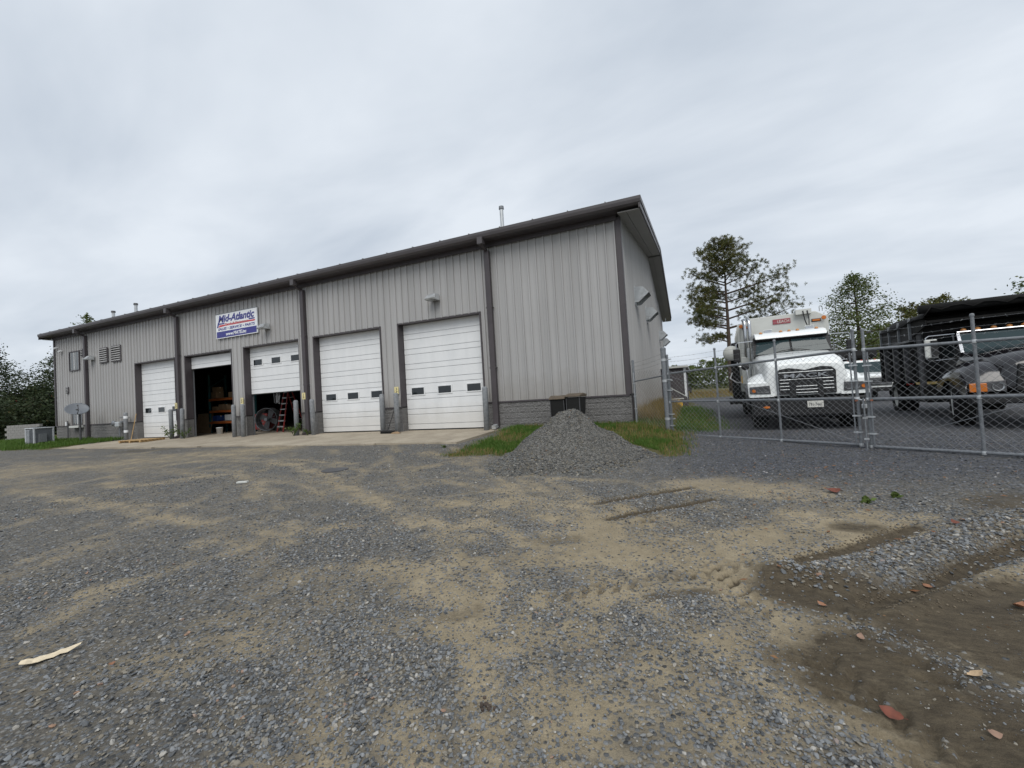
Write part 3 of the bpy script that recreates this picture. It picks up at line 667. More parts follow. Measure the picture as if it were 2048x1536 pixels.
nA2 = len(pa); pf = [(i * nA2 + j, i * nA2 + (j + 1) % nA2, (i + 1) * nA2 + (j + 1) % nA2, (i + 1) * nA2 + j) for i in range(len(pr) - 1) for j in range(nA2)]
t = NT('pile_fines')
vo = t.n('ShaderNodeTexVoronoi'); vo.inputs['Scale'].default_value = 42; t.l(t.obj(), vo.inputs['Vector'])
sv = t.n('ShaderNodeSeparateColor'); t.l(vo.outputs['Color'], sv.inputs[0])
c = t.ramp(sv.outputs[0], .1, (.052, .05, .046), .95, (.18, .174, .158))
c = t.mix(t.ramp(t.noise(3, 6, .7), .5, (0, 0, 0), .7, (.7,) * 3), c, (.085, .078, .066))
t.l(c, t.b.inputs['Base Color']); t.set(rough=.95); t.bump(t.math('SUBTRACT', 1.0, vo.outputs['Distance']), .8, .02)
pm = bpy.data.meshes.new('heap'); pm.from_pydata(pv.tolist(), [], pf); pm.materials.append(t.m)
pm.polygons.foreach_set('use_smooth', [True] * len(pm.polygons)); pm.update(); fix_normals(pm)
obj('heap', pm, pile)
n = 15000
qr = 2.15 * np.sqrt(RNG.random(n)); qa = RNG.uniform(0, 6.283, n); qx = qr * np.cos(qa); qy = qr * np.sin(qa)
qs = RNG.uniform(.012, .036, n) * np.where(qr > 1.35, RNG.choice([1.0, 1.0, 1.7], n), 1.0); qz = pile_h(qx, qy) + qs * .15
ok = qz > (-.03 - .14 * RNG.random(n) ** 2)
po = stone_field('loose_stone', np.stack([qx, qy, qz], 1)[ok], qs[ok], NG2, pile); po['kind'] = 'stuff'

# ------------------------------------------------------------------ concrete apron and shop floor
ap = MB(); xs = np.linspace(-28.3, -4.62, 9)
for i in range(8):
    x0, x1 = xs[i] + (.012 if i else 0), xs[i + 1]
    y0 = -3.32 + .10 * math.sin(i * 2.1)
    ap = MB()
    n = 8; pts = [(x0 + (x1 - x0) * k / n, y0 + random.uniform(-.06, .06)) for k in range(n + 1)]
    vs = [(x, y, -.085) for x, y in pts] + [(x, -.02, .0) for x, y in pts] + [(x, y, -.3) for x, y in pts]
    fs = [(k, k + 1, n + 2 + k, n + 1 + k) for k in range(n)] + [(2 * n + 2 + k, 2 * n + 3 + k, k + 1, k) for k in range(n)]
    vs += [(x1, -.02, -.3), (x0, -.02, -.3)]
    fs += [(n, 3 * n + 2, 3 * n + 3, 2 * n + 1), (2 * n + 2, 0, n + 1, 3 * n + 4)]
    ap.add(vs, fs)
    o = ap.build('apron_slab', 'concrete'); struct(o)
struct(MB().box(BX0 + .1, -.1, -.0, BY1 - .1, -.3, .004).build('shop_floor', 'concrete'))

# ------------------------------------------------------------------ the metal shop building
B = thing('shop_building', 'long grey ribbed metal shop with white overhead doors and dark trim', 'building', (0, 0, 0))
HB = .96; HT = 6.74; BAY = 9.296
DS = [-4.725 - k * BAY for k in range(4)]
DOORS = [(-5.19 - 4.648 * k - 3.76, -5.19 - 4.648 * k) for k in range(5)]      # right to left
DZ = 4.31; SLOPE = .1706; EZ = 7.03; RIDGE_Y = BY1 / 2
def roof_z(y): return EZ + SLOPE * ((y + .64) if y <= RIDGE_Y else (BY1 + .64 - y))

# split-face blocks, one by one
def gaps():
    e = [BX0]
    for a, b in DOORS[::-1]: e += [a, b]
    e.append(BX1); return [(e[i], e[i + 1]) for i in range(0, len(e), 2)]
blk = {}
def block_mesh(w):
    k = round(w, 2)
    if k not in blk:
        b = MB(); n = max(2, int(w / .05)); vs = []; fs = []
        for j in range(5):
            for i in range(n + 1):
                edge = i in (0, n) or j in (0, 4)
                vs.append((-w / 2 + w * i / n, (0.002 if edge else -random.uniform(0, .014)), -.096 + .192 * j / 4))
        fs = [(j * (n + 1) + i, j * (n + 1) + i + 1, (j + 1) * (n + 1) + i + 1, (j + 1) * (n + 1) + i) for j in range(4) for i in range(n)]
        b.add(vs, fs); b.add([(-w / 2, .002, -.096), (w / 2, .002, -.096), (w / 2, .002, .096), (-w / 2, .002, .096), (-w / 2, .1, -.096), (w / 2, .1, -.096), (w / 2, .1, .096), (-w / 2, .1, .096)],
                        [(4, 5, 1, 0), (1, 5, 6, 2), (2, 6, 7, 3), (3, 7, 4, 0)])
        blk[k] = b.mesh('block', 'block')
    return blk[k]
for a, b in gaps():
    for c in range(5):
        z = HB - .02 - .203 * c - .1; x = b - (.203 if c % 2 else 0.0)
        if c % 2: 
            if b - a > .25: obj('block', block_mesh(.195), B, loc=(b - .1, -.03, z))
        while x - .40 >= a - 1e-6:
            obj('block', block_mesh(.396), B, loc=(x - .2, -.03, z)); x -= .406
        if x - a > .06: obj('block', block_mesh(x - a - .01), B, loc=((x + a) / 2, -.03, z))
    MB().box(a + .002, b - .002, -.022, .3, -.15, HB - .024).build('mortar_bed', 'mortar', B)
    MB().box(a, b, -.066, .0, HB - .022, HB + .03).build('base_trim', 'trim', B)

# ribbed steel sheets: flat with a raised rib every 0.305 m
RP = .3048
def rib_breaks(x0, x1):
    bs = {x0, x1}; k0 = math.floor(x0 / RP) - 1
    for k in range(k0, int((x1 - x0) / RP) + k0 + 4):
        c = k * RP + .15
        for d in (-.036, -.022, .022, .036):
            if x0 < c + d < x1: bs.add(c + d)
    return sorted(bs)
def rib_h(x):
    q = (x - .15) / RP; d = abs(q - round(q)) * RP
    return .048 if d <= .0221 else max(0, .048 * (.036 - d) / .014)
def sheet(x0, x1, z0, ztop):
    bs = rib_breaks(x0, x1); vs = []; fs = []
    for x in bs: vs += [(x, -rib_h(x), z0), (x, -rib_h(x), ztop(x))]
    n = len(bs)
    fs = [(2 * i, 2 * i + 2, 2 * i + 3, 2 * i + 1) for i in range(n - 1)]
    return MB().add(vs, fs)
SH = 3 * RP
cuts = sorted(set([BX0, BX1] + [e for d in DOORS for e in d] + [BX1 - SH * k for k in range(1, 41) if BX1 - SH * k > BX0]))
cuts = [c for i, c in enumerate(cuts) if i == 0 or c - cuts[i - 1] > .02]
for x0, x1 in zip(cuts[:-1], cuts[1:]):
    xm = (x0 + x1) / 2; door = any(a < xm < b for a, b in DOORS)
    sheet(x0 + .001, x1 - .001, DZ + .03 if door else HB + .031, lambda x: HT).build('wall_panel', 'siding', B)
for a, b in gaps():
    MB().box(a, b, .012, .30, HB - .019, HT + .2).build('wall_frame', 'dark_in', B)
for a, b in DOORS:
    MB().box(a + .001, b - .001, .013, .30, DZ + .04, HT + .2).build('wall_frame', 'dark_in', B)
# door surrounds
for a, b in DOORS:
    MB().box(a - .02, a + .035, -.045, .302, HB + .032, DZ).build('door_jamb', 'trim', B)
    MB().box(b - .035, b + .02, -.045, .302, HB + .032, DZ).build('door_jamb', 'trim', B)
    MB().box(a - .02, b + .02, -.045, .304, DZ - .01, DZ + .05).build('door_header', 'trim', B)
    for s, x in ((1, a), (-1, b)):
        for c in range(5):
            z = HB - .02 - .203 * c
            MB().box(min(x, x + s * .03), max(x, x + s * .03), -.03, .30, z - .196, z).build('block', 'block', B)
# gable wall on the yard side
ys = [0.0]
while ys[-1] < BY1 - .01: ys.append(min(BY1, ys[-1] + SH))
for y0, y1 in zip(ys[:-1], ys[1:]):
    mb = sheet(y0 + .001, y1 - .001, -.02 if y0 > .6 else HB + .04, lambda y: roof_z(y) - .28)
    if y0 < RIDGE_Y < y1: 
        mb = MB().add([], [])
        for q0, q1 in ((y0 + .001, RIDGE_Y), (RIDGE_Y, y1 - .001)):
            k = sheet(q0, q1, -.02, lambda y: roof_z(y) - .28); mb.add(k.v, k.f)
    mb.v = [(-y, x, z) for x, y, z in mb.v]
    mb.build('wall_panel', 'siding', B)
for c in range(5):
    z = HB - .02 - .203 * c
    MB().box(-.2, .03, -.028, .36, z - .196, z).build('block', 'block', B)
gb = MB().prism([(0.31, -.3), (BY1 - .01, -.3), (BY1 - .01, roof_z(BY1) - .3), (RIDGE_Y, roof_z(RIDGE_Y) - .3), (.31, roof_z(.31) - .3)], 'x', -.2, -.012)
gb.build('gable_frame', 'dark_in', B)
gb = MB().prism([(0.31, -.3), (BY1 - .01, -.3), (BY1 - .01, roof_z(BY1) - .3), (RIDGE_Y, roof_z(RIDGE_Y) - .3), (.31, roof_z(.31) - .3)], 'x', BX0 + .01, BX0 + .2)
gb.build('gable_frame', 'dark_in', B)
# rear wall with one high window that shows daylight
wx0, wx1, wz0, wz1 = -33.6, -32.2, 3.6, 4.6
for q in ((BX0, wx0, -.3, roof_z(BY1) - .3), (wx1, BX1 - .21, -.3, roof_z(BY1) - .3), (wx0 + .001, wx1 - .001, -.3, wz0), (wx0 + .001, wx1 - .001, wz1, roof_z(BY1) - .3)):
    MB().box(q[0], q[1], BY1 - .2, BY1 - .015, q[2], q[3]).build('rear_wall', 'dark_in', B)
# corner trims
MB().box(-.11, .045, -.072, -.051, HB + .032, HT).build('corner_trim', 'trim', B)
MB().box(.022, .06, -.051, .16, HB + .032, HT + .05).build('corner_trim', 'trim', B)
MB().box(-.05, .06, .16, .36, -.1, HB - .01).build('corner_trim', 'trim', B)
MB().box(BX0 - .03, BX0 + .11, -.072, -.051, HB + .032, HT).build('corner_trim', 'trim', B)
# roof
RX0, RX1 = BX0 - .46, .75
def slab(x0, x1, y0, y1, dz0, dz1):
    p = [(y0, roof_z(y0) + dz0), (y1, roof_z(y1) + dz0), (y1, roof_z(y1) + dz1), (y0, roof_z(y0) + dz1)]
    return MB().prism(p, 'x', x0, x1)
slab(RX0, RX1, -.64, RIDGE_Y, -.05, .0).build('roof', 'roof', B)
slab(RX0, RX1, RIDGE_Y, BY1 + .64, -.05, .0).build('roof', 'roof', B)
MB().box(RX0, RX1 - .02, RIDGE_Y - .2, RIDGE_Y + .2, roof_z(RIDGE_Y) - .03, roof_z(RIDGE_Y) + .03).build('ridge_cap', 'roof', B)
k = 0
x = RX0 + .3
while x < RX1:
    for a_, b_ in ((-.63, RIDGE_Y - .2), (RIDGE_Y + .2, BY1 + .63)):
        slab(x - .015, x + .015, a_, b_, .0005, .045).build('standing_seam', 'roof', B)
    x += .61 * 2
# gutter along the eave, with a lip, and the dark eave trim below it
gp = [(-.645, 7.04), (-.50, 7.04), (-.50, 6.80), (-.56, 6.80), (-.62, 6.86), (-.645, 6.95)]
MB().prism(gp, 'x', RX0 + .01, RX1 + .012).build('gutter', 'gutter', B)
MB().box(BX0, -.06, -.11, -.076, 6.64, 6.80).build('eave_trim', 'trim', B)
MB().box(RX0 + .03, RX1 - .06, -.499, .011, 6.801, 6.83).build('eave_soffit', 'trim', B)
for k in range(120):
    x = -.3 - k * RP
    if x > BX0: MB().box(x - .04, x + .04, -.125, -.1105, 6.64, 6.70).build('closure', 'trim', B) if k % 2 == 0 else None
# rake on the yard side: fascia and light soffit boards
for y0, y1 in ((-.6, RIDGE_Y), (RIDGE_Y, BY1 + .6)):
    slab(RX1 - .05, RX1 - .0, y0, y1, -.34, -.051).build('rake_fascia', 'trim', B)
    slab(RX1 + .001, RX1 + .03, y0, y1, -.14, .02).build('rake_trim', 'gutter', B)
    slab(.04, .30, y0 + .15, y1 - .01, -.36, -.33).build('soffit_panel', 'soffit', B)
    slab(.315, .70, y0 + .15, y1 - .01, -.365, -.335).build('soffit_panel', 'soffit', B)
slab(RX0, RX0 + .05, -.6, RIDGE_Y, -.34, -.051).build('rake_fascia', 'trim', B)
MB().box(RX0 + .06, BX0 - .01, -.43, 3, 6.70, 6.73).build('soffit_panel', 'soffit', B)
# downspouts
for k, x in enumerate(DS):
    d = MB().box(x - .10, x + .10, -.21, -.06, .06 if k else .12, 6.5).build('downspout', 'trim', B, bevel=.012)
    MB().box(x - .11, x + .09, -.66, -.44, 6.62, 6.86).build('outlet_box', 'gutter', d)
    MB().tube([(x, -.5, 6.70), (x, -.42, 6.58), (x, -.2, 6.50), (x, -.13, 6.35)], .07, 4).build('elbow', 'trim', d)
    MB().bar((x, -.13, .14), (x, -.42, .02 + (.06 if not k else 0)), .15, .12).build('shoe', 'galv_bright' if k == 0 else 'trim', d)
    for z in (2.2, 4.4): MB().box(x - .125, x + .125, -.206, -.04, z, z + .04).build('strap', 'trim', d)
# overhead doors: seven 0.61 m sections, each with two ribs
def section_mesh(w, h=.605):
    b = MB(); yb = .0
    for z0, z1 in ((.006, h * .345 - .005), (h * .345 + .017, h - .006)):
        b.add([(-w / 2, 0, z0), (w / 2, 0, z0), (w / 2, 0, z1), (-w / 2, 0, z1), (-w / 2, .034, z0 - .003), (w / 2, .034, z0 - .003), (w / 2, .034, z1 + .003), (-w / 2, .034, z1 + .003)],
              [(0, 1, 2, 3), (4, 5, 1, 0), (3, 2, 6, 7), (1, 5, 6, 2), (0, 3, 7, 4)])
    b.box(-w / 2, w / 2, .034, .05, .0, h)
    return b.mesh('door_section', 'white_door')
DW = 3.66; SEC = section_mesh(DW)
def overhead_door(idx, lift, labels):
    a, b = DOORS[idx]; cx = (a + b) / 2
    d = bpy.data.objects.new('overhead_door', None); COL.objects.link(d); d.parent = B; d.location = (cx, .27, lift)
    if labels: d['label'] = labels
    n = 7; top = DZ - .02
    for k in range(n):
        z = k * .61
        zz = z + lift
        if zz < top - .05:
            o = obj('door_section', SEC, d, loc=(0, 0, z))
        else:   # rolled back under the ceiling track
            o = obj('door_section', SEC, d, loc=(0, .25 + (zz - top + .3), top + .32 - lift)); o.rotation_euler = (R(90), 0, 0)
    MB().box(-DW / 2, DW / 2, -.002, .045, -.04, -.001).build('bottom_seal', 'rubber', d)
    MB().box(-DW / 2 - .04, DW / 2 + .04, .051, .06, -.0 if lift == 0 else .0, max(.2, min(4.28, top - lift))).build('backing', 'groove', d)
    for fx in (-.345, .0, .355):
        x = fx * DW; z0, z1 = 1.36, 1.72
        if z1 + lift < top:
            MB().box(x - .34, x + .34, -.022, -.001, z0, z1).build('window_frame', 'white_door', d, bevel=.008)
            MB().box(x - .29, x + .29, -.026, -.0225, z0 + .045, z1 - .045).build('window_pane', 'glass', d)
    for s in (-1, 1):
        MB().box(s * (DW / 2 + .035) - .025, s * (DW / 2 + .035) + .025, .062, .12, -lift + .005, top - lift).build('track', 'galv', d)
    return d
overhead_door(0, .045, None)
overhead_door(1, .045, None)
overhead_door(2, 2.02, 'white overhead door raised half way')
overhead_door(3, 3.64, 'white overhead door raised almost fully')
overhead_door(4, .045, None)

# windows, louvers and small vents of the office end
def wall_window(x0, x1, z0, z1, sash=1, label=None):
    w = bpy.data.objects.new('window', None); COL.objects.link(w); w.parent = B; w.location = (0, -.04, 0)
    if label: w['label'] = label
    for q in ((x0 - .06, x1 + .06, z1, z1 + .06), (x0 - .06, x1 + .06, z0 - .06, z0), (x0 - .06, x0, z0, z1), (x1, x1 + .06, z0, z1)):
        MB().box(q[0], q[1], -.03, .03, q[2], q[3]).build('frame', 'trim', w)
    xm = (x0 + x1) / 2
    for q in ((x0 + .001, xm - .02), (xm + .02, x1 - .001)):
        MB().box(q[0], q[1], .0, .012, z0 + .001, z1 - .001).build('pane', 'glass_house', w)
    MB().box(xm - .022, xm + .022, -.012, .02, z0, z1).build('mullion', 'white_door', w)
wall_window(-34.75, -33.62, 4.5, 5.64)
wall_window(-34.6, -33.45, 1.03, 2.3)
MB().box(-34.4, -33.3, -.32, -.05, .82, .96).build('window_sill', 'off_white', B, bevel=.01)
def louver(x0, x1, z0, z1, n):
    w = bpy.data.objects.new('louver', None); COL.objects.link(w); w.parent = B
    MB().box(x0, x1, -.05, -.037, z0, z1).build('back', 'black', w)
    for q in ((x0, x1, z1 - .03, z1 + .02), (x0, x1, z0 - .02, z0 + .03), (x0 - .02, x0 + .04, z0, z1), (x1 - .04, x1 + .02, z0, z1)):
        MB().box(q[0], q[1], -.09, -.051, q[2], q[3]).build('frame', 'trim', w)
    for k in range(n):
        z = z0 + (k + .5) * (z1 - z0) / n
        MB().bar((x0 + .04, -.085, z), (x1 - .04, -.085, z), .06, (z1 - z0) / n * .42, (0, .5, 1)).build('slat', 'siding', w)
louver(-31.12, -30.26, 4.66, 5.55, 7)
louver(-29.82, -28.82, 4.63, 5.55, 7)
louver(-33.30, -33.0, 5.33, 5.72, 4)
louver(-35.24, -34.92, 3.08, 3.44, 4)
# exhaust hoods on the gable
def hood(y, z, w=.75, d=.55, h=.6):
    b = bpy.data.objects.new('exhaust_hood', None); COL.objects.link(b); b.parent = B; b.location = (.037, y, z)
    prof = [(0, 0), (0, h), (d * .62, h * .95), (d, h * .52), (.16, -.02)]
    for s in (0, w):
        MB().prism([(p[0], p[1]) for p in prof], 'y', s - .006, s + .006).build('cheek', 'galv_bright', b)
    top = MB()
    for (p, q) in ((prof[1], prof[2]), (prof[2], prof[3])):
        top.add([(p[0], 0, p[1]), (q[0], 0, q[1]), (q[0], w, q[1]), (p[0], w, p[1])], [(0, 1, 2, 3)])
    top.build('cover', 'galv_bright', b)
    MB().box(-.03, .012, -.05, w + .05, -.06, h + .05).build('flange', 'galv_bright', b)
    MB().bar((prof[3][0], 0, prof[3][1]), (prof[3][0], w, prof[3][1]), .03, .03).build('rim', 'steel_dark', b)
    MB().bar((prof[4][0], 0, prof[4][1]), (prof[3][0], 0, prof[3][1]), .02, .02).build('rim', 'steel_dark', b)
for y in (2.95, 7.7, 17.6, 22.6): hood(y, 4.5)
# vent pipes through the roof
for x, y, top, r_ in ((-4.72, 1.5, 8.70, .075), (-30.4, 1.5, 8.42, .085), (-33.0, 1.5, 8.28, .085)):
    p = MB().cyl((x, y, roof_z(y) - .05), (x, y, top), r_, 14).build('vent_pipe', 'galv_bright', B, smooth=False)
    MB().cyl((x, y, top - .01), (x, y, top + .10), r_ * 1.4, 14, r_ * 1.3).build('cap', 'steel_dark' if r_ > .08 else 'galv', p)
    MB().cyl((x, y, roof_z(y) - .05), (x, y, roof_z(y) + .1), r_ * 2.2, 14, r_ * 1.05).build('flashing', 'roof', p)

# ------------------------------------------------------------------ sign
S = thing('wall_sign', 'white company sign with blue lettering and a blue web address band', 'sign', (-18.58, -.06, 4.93))
MB().box(-1.52, 1.52, -.05, .0, 0, 1.235).build('board', 'sign_white', S)
MB().box(-1.525, 1.525, -.056, -.0, 1.215, 1.245).build('edge_trim', 'dish', S)
MB().box(-1.47, 1.47, -.054, -.0505, .035, .345).build('blue_band', 'sign_blue', S)
text('lettering', 'Mid-Atlantic', 'sign_blue', S, -1.33, .785, 2.68, .37, -.0505, .28, .035)
text('lettering', 'SALES • SERVICE • PARTS', 'sign_blue', S, -1.36, .40, 2.72, .135, -.0505, .2, .03)
text('lettering', 'www.MATE.inc', 'sign_white', S, -.76, .10, 1.5, .17, -.0545, .2, .03)
MB().prism([(-1.44, .55), (-1.36, .55), (-1.27, .70), (-.85, .70), (-.85, .765), (-1.24, .765), (-1.25, .80), (-1.36, .80)], 'y', -.0542, -.0505).build('swoosh', 'sign_blue', S)
MB().prism([(.92, .70), (1.35, .70), (1.37, .765), (.95, .765)], 'y', -.054, -.0505).build('swoosh', 'sign_blue', S)
MB().prism([(-1.34, .56), (-.85, .60), (.9, .60), (1.36, .60), (1.38, .672), (-1.22, .672)], 'y', -.0536, -.0505).build('swoosh', 'sign_red', S)
text('lettering', 'Truck & Equipment', 'sign_white', S, -.82, .595, 1.7, .15, -.0545, .25, .03)
text('lettering', 'Truck & Equipment', 'sign_red', S, -.82, .605, 1.7, .125, -.0590, .25, .003)

# ------------------------------------------------------------------ wall lights, cameras, placards
def wall_light(x, z, label):
    w = thing('wall_light', label, 'light', (x, -.04, z), 0, 'box lights on the front wall')
    MB().box(-.1, .1, -.07, .0, -.12, .16).build('mount', 'steel_dark', w)
    q = MB(); f = [(-.30, -.07), (.30, -.07)]
    q.add([(-.22, -.06, .20), (.22, -.06, .20), (.30, -.06, -.12), (-.30, -.06, -.12), (-.22, -.30, .20), (.22, -.30, .20), (.30, -.52, -.05), (-.30, -.52, -.05), (.30, -.48, -.12), (-.30, -.48, -.12)],
          [(0, 1, 5, 4), (4, 5, 6, 7), (7, 6, 8, 9), (1, 2, 8, 6, 5), (0, 4, 7, 9, 3), (3, 9, 8, 2)])
    q.build('housing', 'galv_bright', w)
    MB().box(-.22, .22, -.40, -.12, -.135, -.121).build('lens', 'lamp_glass', w); w.scale = (.78, .8, .78)
    return w
wall_light(-7.08, 5.10, 'galvanized box light on the wall above the rightmost overhead door')
wall_light(-16.45, 5.10, 'galvanized box light beside the blue and white company sign')
wall_light(-31.95, 5.02, 'galvanized box light beside the leftmost downspout')
for x, z, lb in ((-36.28, 6.12, 'small white security camera at the left corner under the eave'), (-35.7, 5.85, 'small white security camera between the building corner and the upper window')):
    c = thing('security_camera', lb, 'camera', (x, -.05, z), 0, 'wall cameras')
    MB().cyl((0, 0, 0), (0, -.1, 0), .05, 10).build('mount', 'white_door', c)
    MB().cyl((0, -.05, -.02), (0, -.18, -.06), .06, 12).build('body', 'white_door', c)
PL = ['yellowed door placard beside the leftmost overhead door', 'yellowed door placard between the two raised overhead doors',
      'yellowed door placard left of the second downspout from the right', 'yellowed door placard above the broom, between the two rightmost doors']
for (x, z, y), lb in zip(((-23.46, 1.72, -.21), (-18.45, 1.72, -.06), (-14.12, 1.72, -.21), (-9.14, 1.66, -.06)), PL):
    p = thing('door_placard', lb, 'placard', (x, y, z), 0, 'door placards')
    MB().box(-.10, .10, -.012, .0, -.15, .15).build('plate', 'placard', p)
    MB().tube([(-.04, -.014, -.09), (.03, -.014, -.04), (-.03, -.014, .01), (.035, -.014, .06), (-.01, -.014, .10)], .012, 5).build('marking', 'steel_dark', p)

# ------------------------------------------------------------------ bollards
bol = MB().lathe([(.0, -.2), (.098, -.2), (.098, 1.50), (.09, 1.53), (.06, 1.56), (0, 1.57)], 20).mesh('post', 'bollard', True)
BL = [(-27.9, 'grey steel bollard with white bands left of the leftmost overhead door'), (-23.62, 'grey steel bollard right of the leftmost overhead door'),
      (-22.70, 'grey steel bollard left of the open doorway with the orange rack'), (-18.62, 'grey steel bollard right of the open doorway with the orange rack'),
      (-17.98, 'grey steel bollard left of the half raised door'), (-14.45, 'grey steel bollard right of the half raised door beside the ladder'),
      (-13.44, 'grey steel bollard left of the second door from the right'), (-9.66, 'grey steel bollard in front of the leaning broom'),
      (-8.93, 'grey steel bollard right of the broom at the left edge of the rightmost door'), (-5.02, 'grey steel bollard at the right edge of the rightmost door')]
for i, (x, lb) in enumerate(BL):
    z = -.01; b = thing('bollard', lb, 'bollard', (x, -.38, z), 0, 'bollards guarding the overhead doors')
    b.rotation_euler = (random.uniform(-.012, .012), random.uniform(-.012, .012), i)
    obj('post', bol, b)
    if i == 0:
        for z in (.42, 1.22): MB().lathe([(.1005, z), (.1005, z + .14)], 20).build('band', 'sign_white', b)

# ------------------------------------------------------------------ chain-link gates and fence
def chain_link(L, z0, z1, r_=.0024, d=.118):
    """diagonal wires of a panel that runs along +x"""
    b = MB(); H = z1 - z0; n = int((L + H) / d) + 1
    for k in range(n + 1):
        for s in (1, -1):
            x = k * d - (H if s == 1 else 0)
            # line from (x, z0) to (x + s*H, z1)
            p0, p1 = 0.0, 1.0
            xa, xb = (x, x + H) if s == 1 else (x, x - H)
            if s == 1:
                p0 = max(0, -xa / H); p1 = min(1, (L - xa) / H)
            else:
                p0 = max(0, (xa - L) / H); p1 = min(1, xa / H)
            if p1 - p0 < .01: continue
            A = (xa + (xb - xa) * p0, .003 * s, z0 + H * p0); C = (xa + (xb - xa) * p1, .003 * s, z0 + H * p1)
            b.cyl(A, C, r_, 3, caps=False)
    return b
def barbed(p, q, sag=.02):
    b = MB(); p, q = Vector(p), Vector(q); n = max(3, int((q - p).length / .12)); pts = []
    for k in range(n + 1):
        t = k / n; v = p.lerp(q, t); v.z -= sag * 4 * t * (1 - t); pts.append(v)
    b.tube(pts, .0028, 3)
    for k in range(1, n, 1):
        c = pts[k]
        for _ in range(2):
            u = Vector((random.uniform(-1, 1), random.uniform(-1, 1), random.uniform(-1, 1))).normalized() * .022
            b.cyl(c - u, c + u, .0016, 3, caps=False)
    return b
GDIR = Vector((.806, -.592, 0)); GANG = math.atan2(GDIR.y, GDIR.x)
G0 = Vector((1.16, -1.16, 0))
LEAF = 4.36
def gate_leaf(label, origin, braced):
    g = thing('chain_link_gate', label, 'gate', origin, GANG, 'double gate leaves')
    zb, zm, zt, zp = .07, .97, 1.90, 2.30
    zt0, zt1 = zt - .12, zt + .02      # the leaf sags towards its hinge
    for nm, z, zz in (('bottom_rail', zb, zb), ('middle_rail', zm + .02, zm), ('top_rail', zt0, zt1)):
        if braced < 0: z, zz = zz, z
        MB().cyl((0, 0, z), (LEAF, 0, zz), .028, 12).build(nm, 'galv', g)
    for i, x in enumerate((0, LEAF / 3, 2 * LEAF / 3, LEAF)):
        s = MB().cyl((x, 0, zb), (x, 0, zp), .026 if i in (0, 3) else .024, 12).build('stile', 'galv', g)
        MB().lathe([(.031, -.02), (.031, .01), (.02, .028), (0, .032)], 12, (x, 0, zp)).build('cap', 'galv', s)
        for z in (zb, zm, zt0 + (zt1 - zt0) * (x / LEAF if braced > 0 else 1 - x / LEAF)): MB().lathe([(.034, -.03), (.037, 0), (.034, .03)], 12, (x, 0, z)).build('coupling', 'galv_bright', s)
    o = chain_link(LEAF, zb + .01, zt - .05).build('wire_mesh', 'galv_wire', g, loc=(0, -.03, 0))
    a, b = ((0, 0, zt0 - .05), (LEAF, 0, zb + .04)) if braced > 0 else ((0, 0, zb + .04), (LEAF, 0, zt0))
    MB().cyl((a[0], -.035, a[2]), (b[0], -.035, b[2]), .005, 6).build('brace_rod', 'galv', g)
    for k in range(3):
        z = zt + .09 + k * .125
        for x in (0, LEAF / 3, 2 * LEAF / 3): barbed((x, 0, z), (x + LEAF / 3, 0, z + .01), .015).build('barbed_wire', 'galv_wire', g)
    for x in (.06, LEAF - .06):
        MB().box(x - .01, x + .01, -.045, -.03, zb, zt - .03).build('tension_bar', 'galv', g)
        for z in (.3, .62, 1.3, 1.6): MB().box(min(x, .0 if x < 1 else LEAF) - .03, max(x, .0 if x < 1 else LEAF) + .03, -.05, .03, z, z + .025).build('tension_band', 'galv_bright', g)
    return g
gl = gate_leaf('left chain-link gate leaf with barbed wire in front of the white truck', (G0.x + GDIR.x * .10, G0.y + GDIR.y * .10, -.26), 1)
rx = G0 + GDIR * (.10 + LEAF + .16)
gr_ = gate_leaf('right chain-link gate leaf in front of the black dump truck', (rx.x, rx.y, -.28), -1)
# drop rod, fork latch and padlock where the leaves meet
mid = G0 + GDIR * (.10 + LEAF + .08)
dr = thing('drop_rod', 'galvanized drop rod between the two gate leaves', 'rod', (mid.x - .02, mid.y - .10, -.30), GANG)
MB().cyl((0, 0, 0), (0, 0, 1.02), .014, 8).build('rod', 'galv', dr)
MB().cyl((-.02, 0, .98), (-.14, 0, 1.02), .012, 8).build('handle', 'galv_bright', dr)
for z in (.22, .62): MB().box(-.03, .03, -.02, .05, z, z + .03).build('guide', 'galv_bright', dr)
pk = thing('padlock', 'padlock and chain hanging where the gates meet', 'padlock', (mid.x, mid.y - .06, .60), GANG)
MB().box(-.04, .04, -.025, .025, -.08, .0).build('body', 'galv_bright', pk, bevel=.008)
MB().tube([(-.025, 0, 0), (-.025, 0, .06), (0, 0, .085), (.025, 0, .06), (.025, 0, 0)], .008, 6).build('shackle', 'chrome', pk)
for k in range(7):
    MB().tube([(.02 * math.cos(t) - .12 + .04 * k, -.01 + .01 * (k % 2), .07 + .012 * math.sin(t)) for t in np.linspace(0, 6.28, 7)], .005, 4).build('chain_link', 'rack_orange' if k % 3 == 0 else 'galv', pk)
gp = thing('gate_post', 'thick galvanized gate post with hinges beside the grass', 'post', (G0.x - .02, G0.y, gzf(G0.x, G0.y) - .1))
MB().cyl((0, 0, 0), (0, 0, 2.42), .075, 18).build('pipe', 'galv', gp, smooth=False)
MB().lathe([(.08, -.04), (.08, .01), (.05, .04), (0, .05)], 18, (0, 0, 2.42)).build('cap', 'galv', gp)
for z in (.42, 1.5, 2.1):
    MB().lathe([(.083, -.035), (.083, .035)], 18, (0, 0, z)).build('hinge_band', 'galv_bright', gp)
    MB().bar((.07, -.03, z), (.19, -.12, z), .05, .03).build('hinge_pin', 'galv_bright', gp)
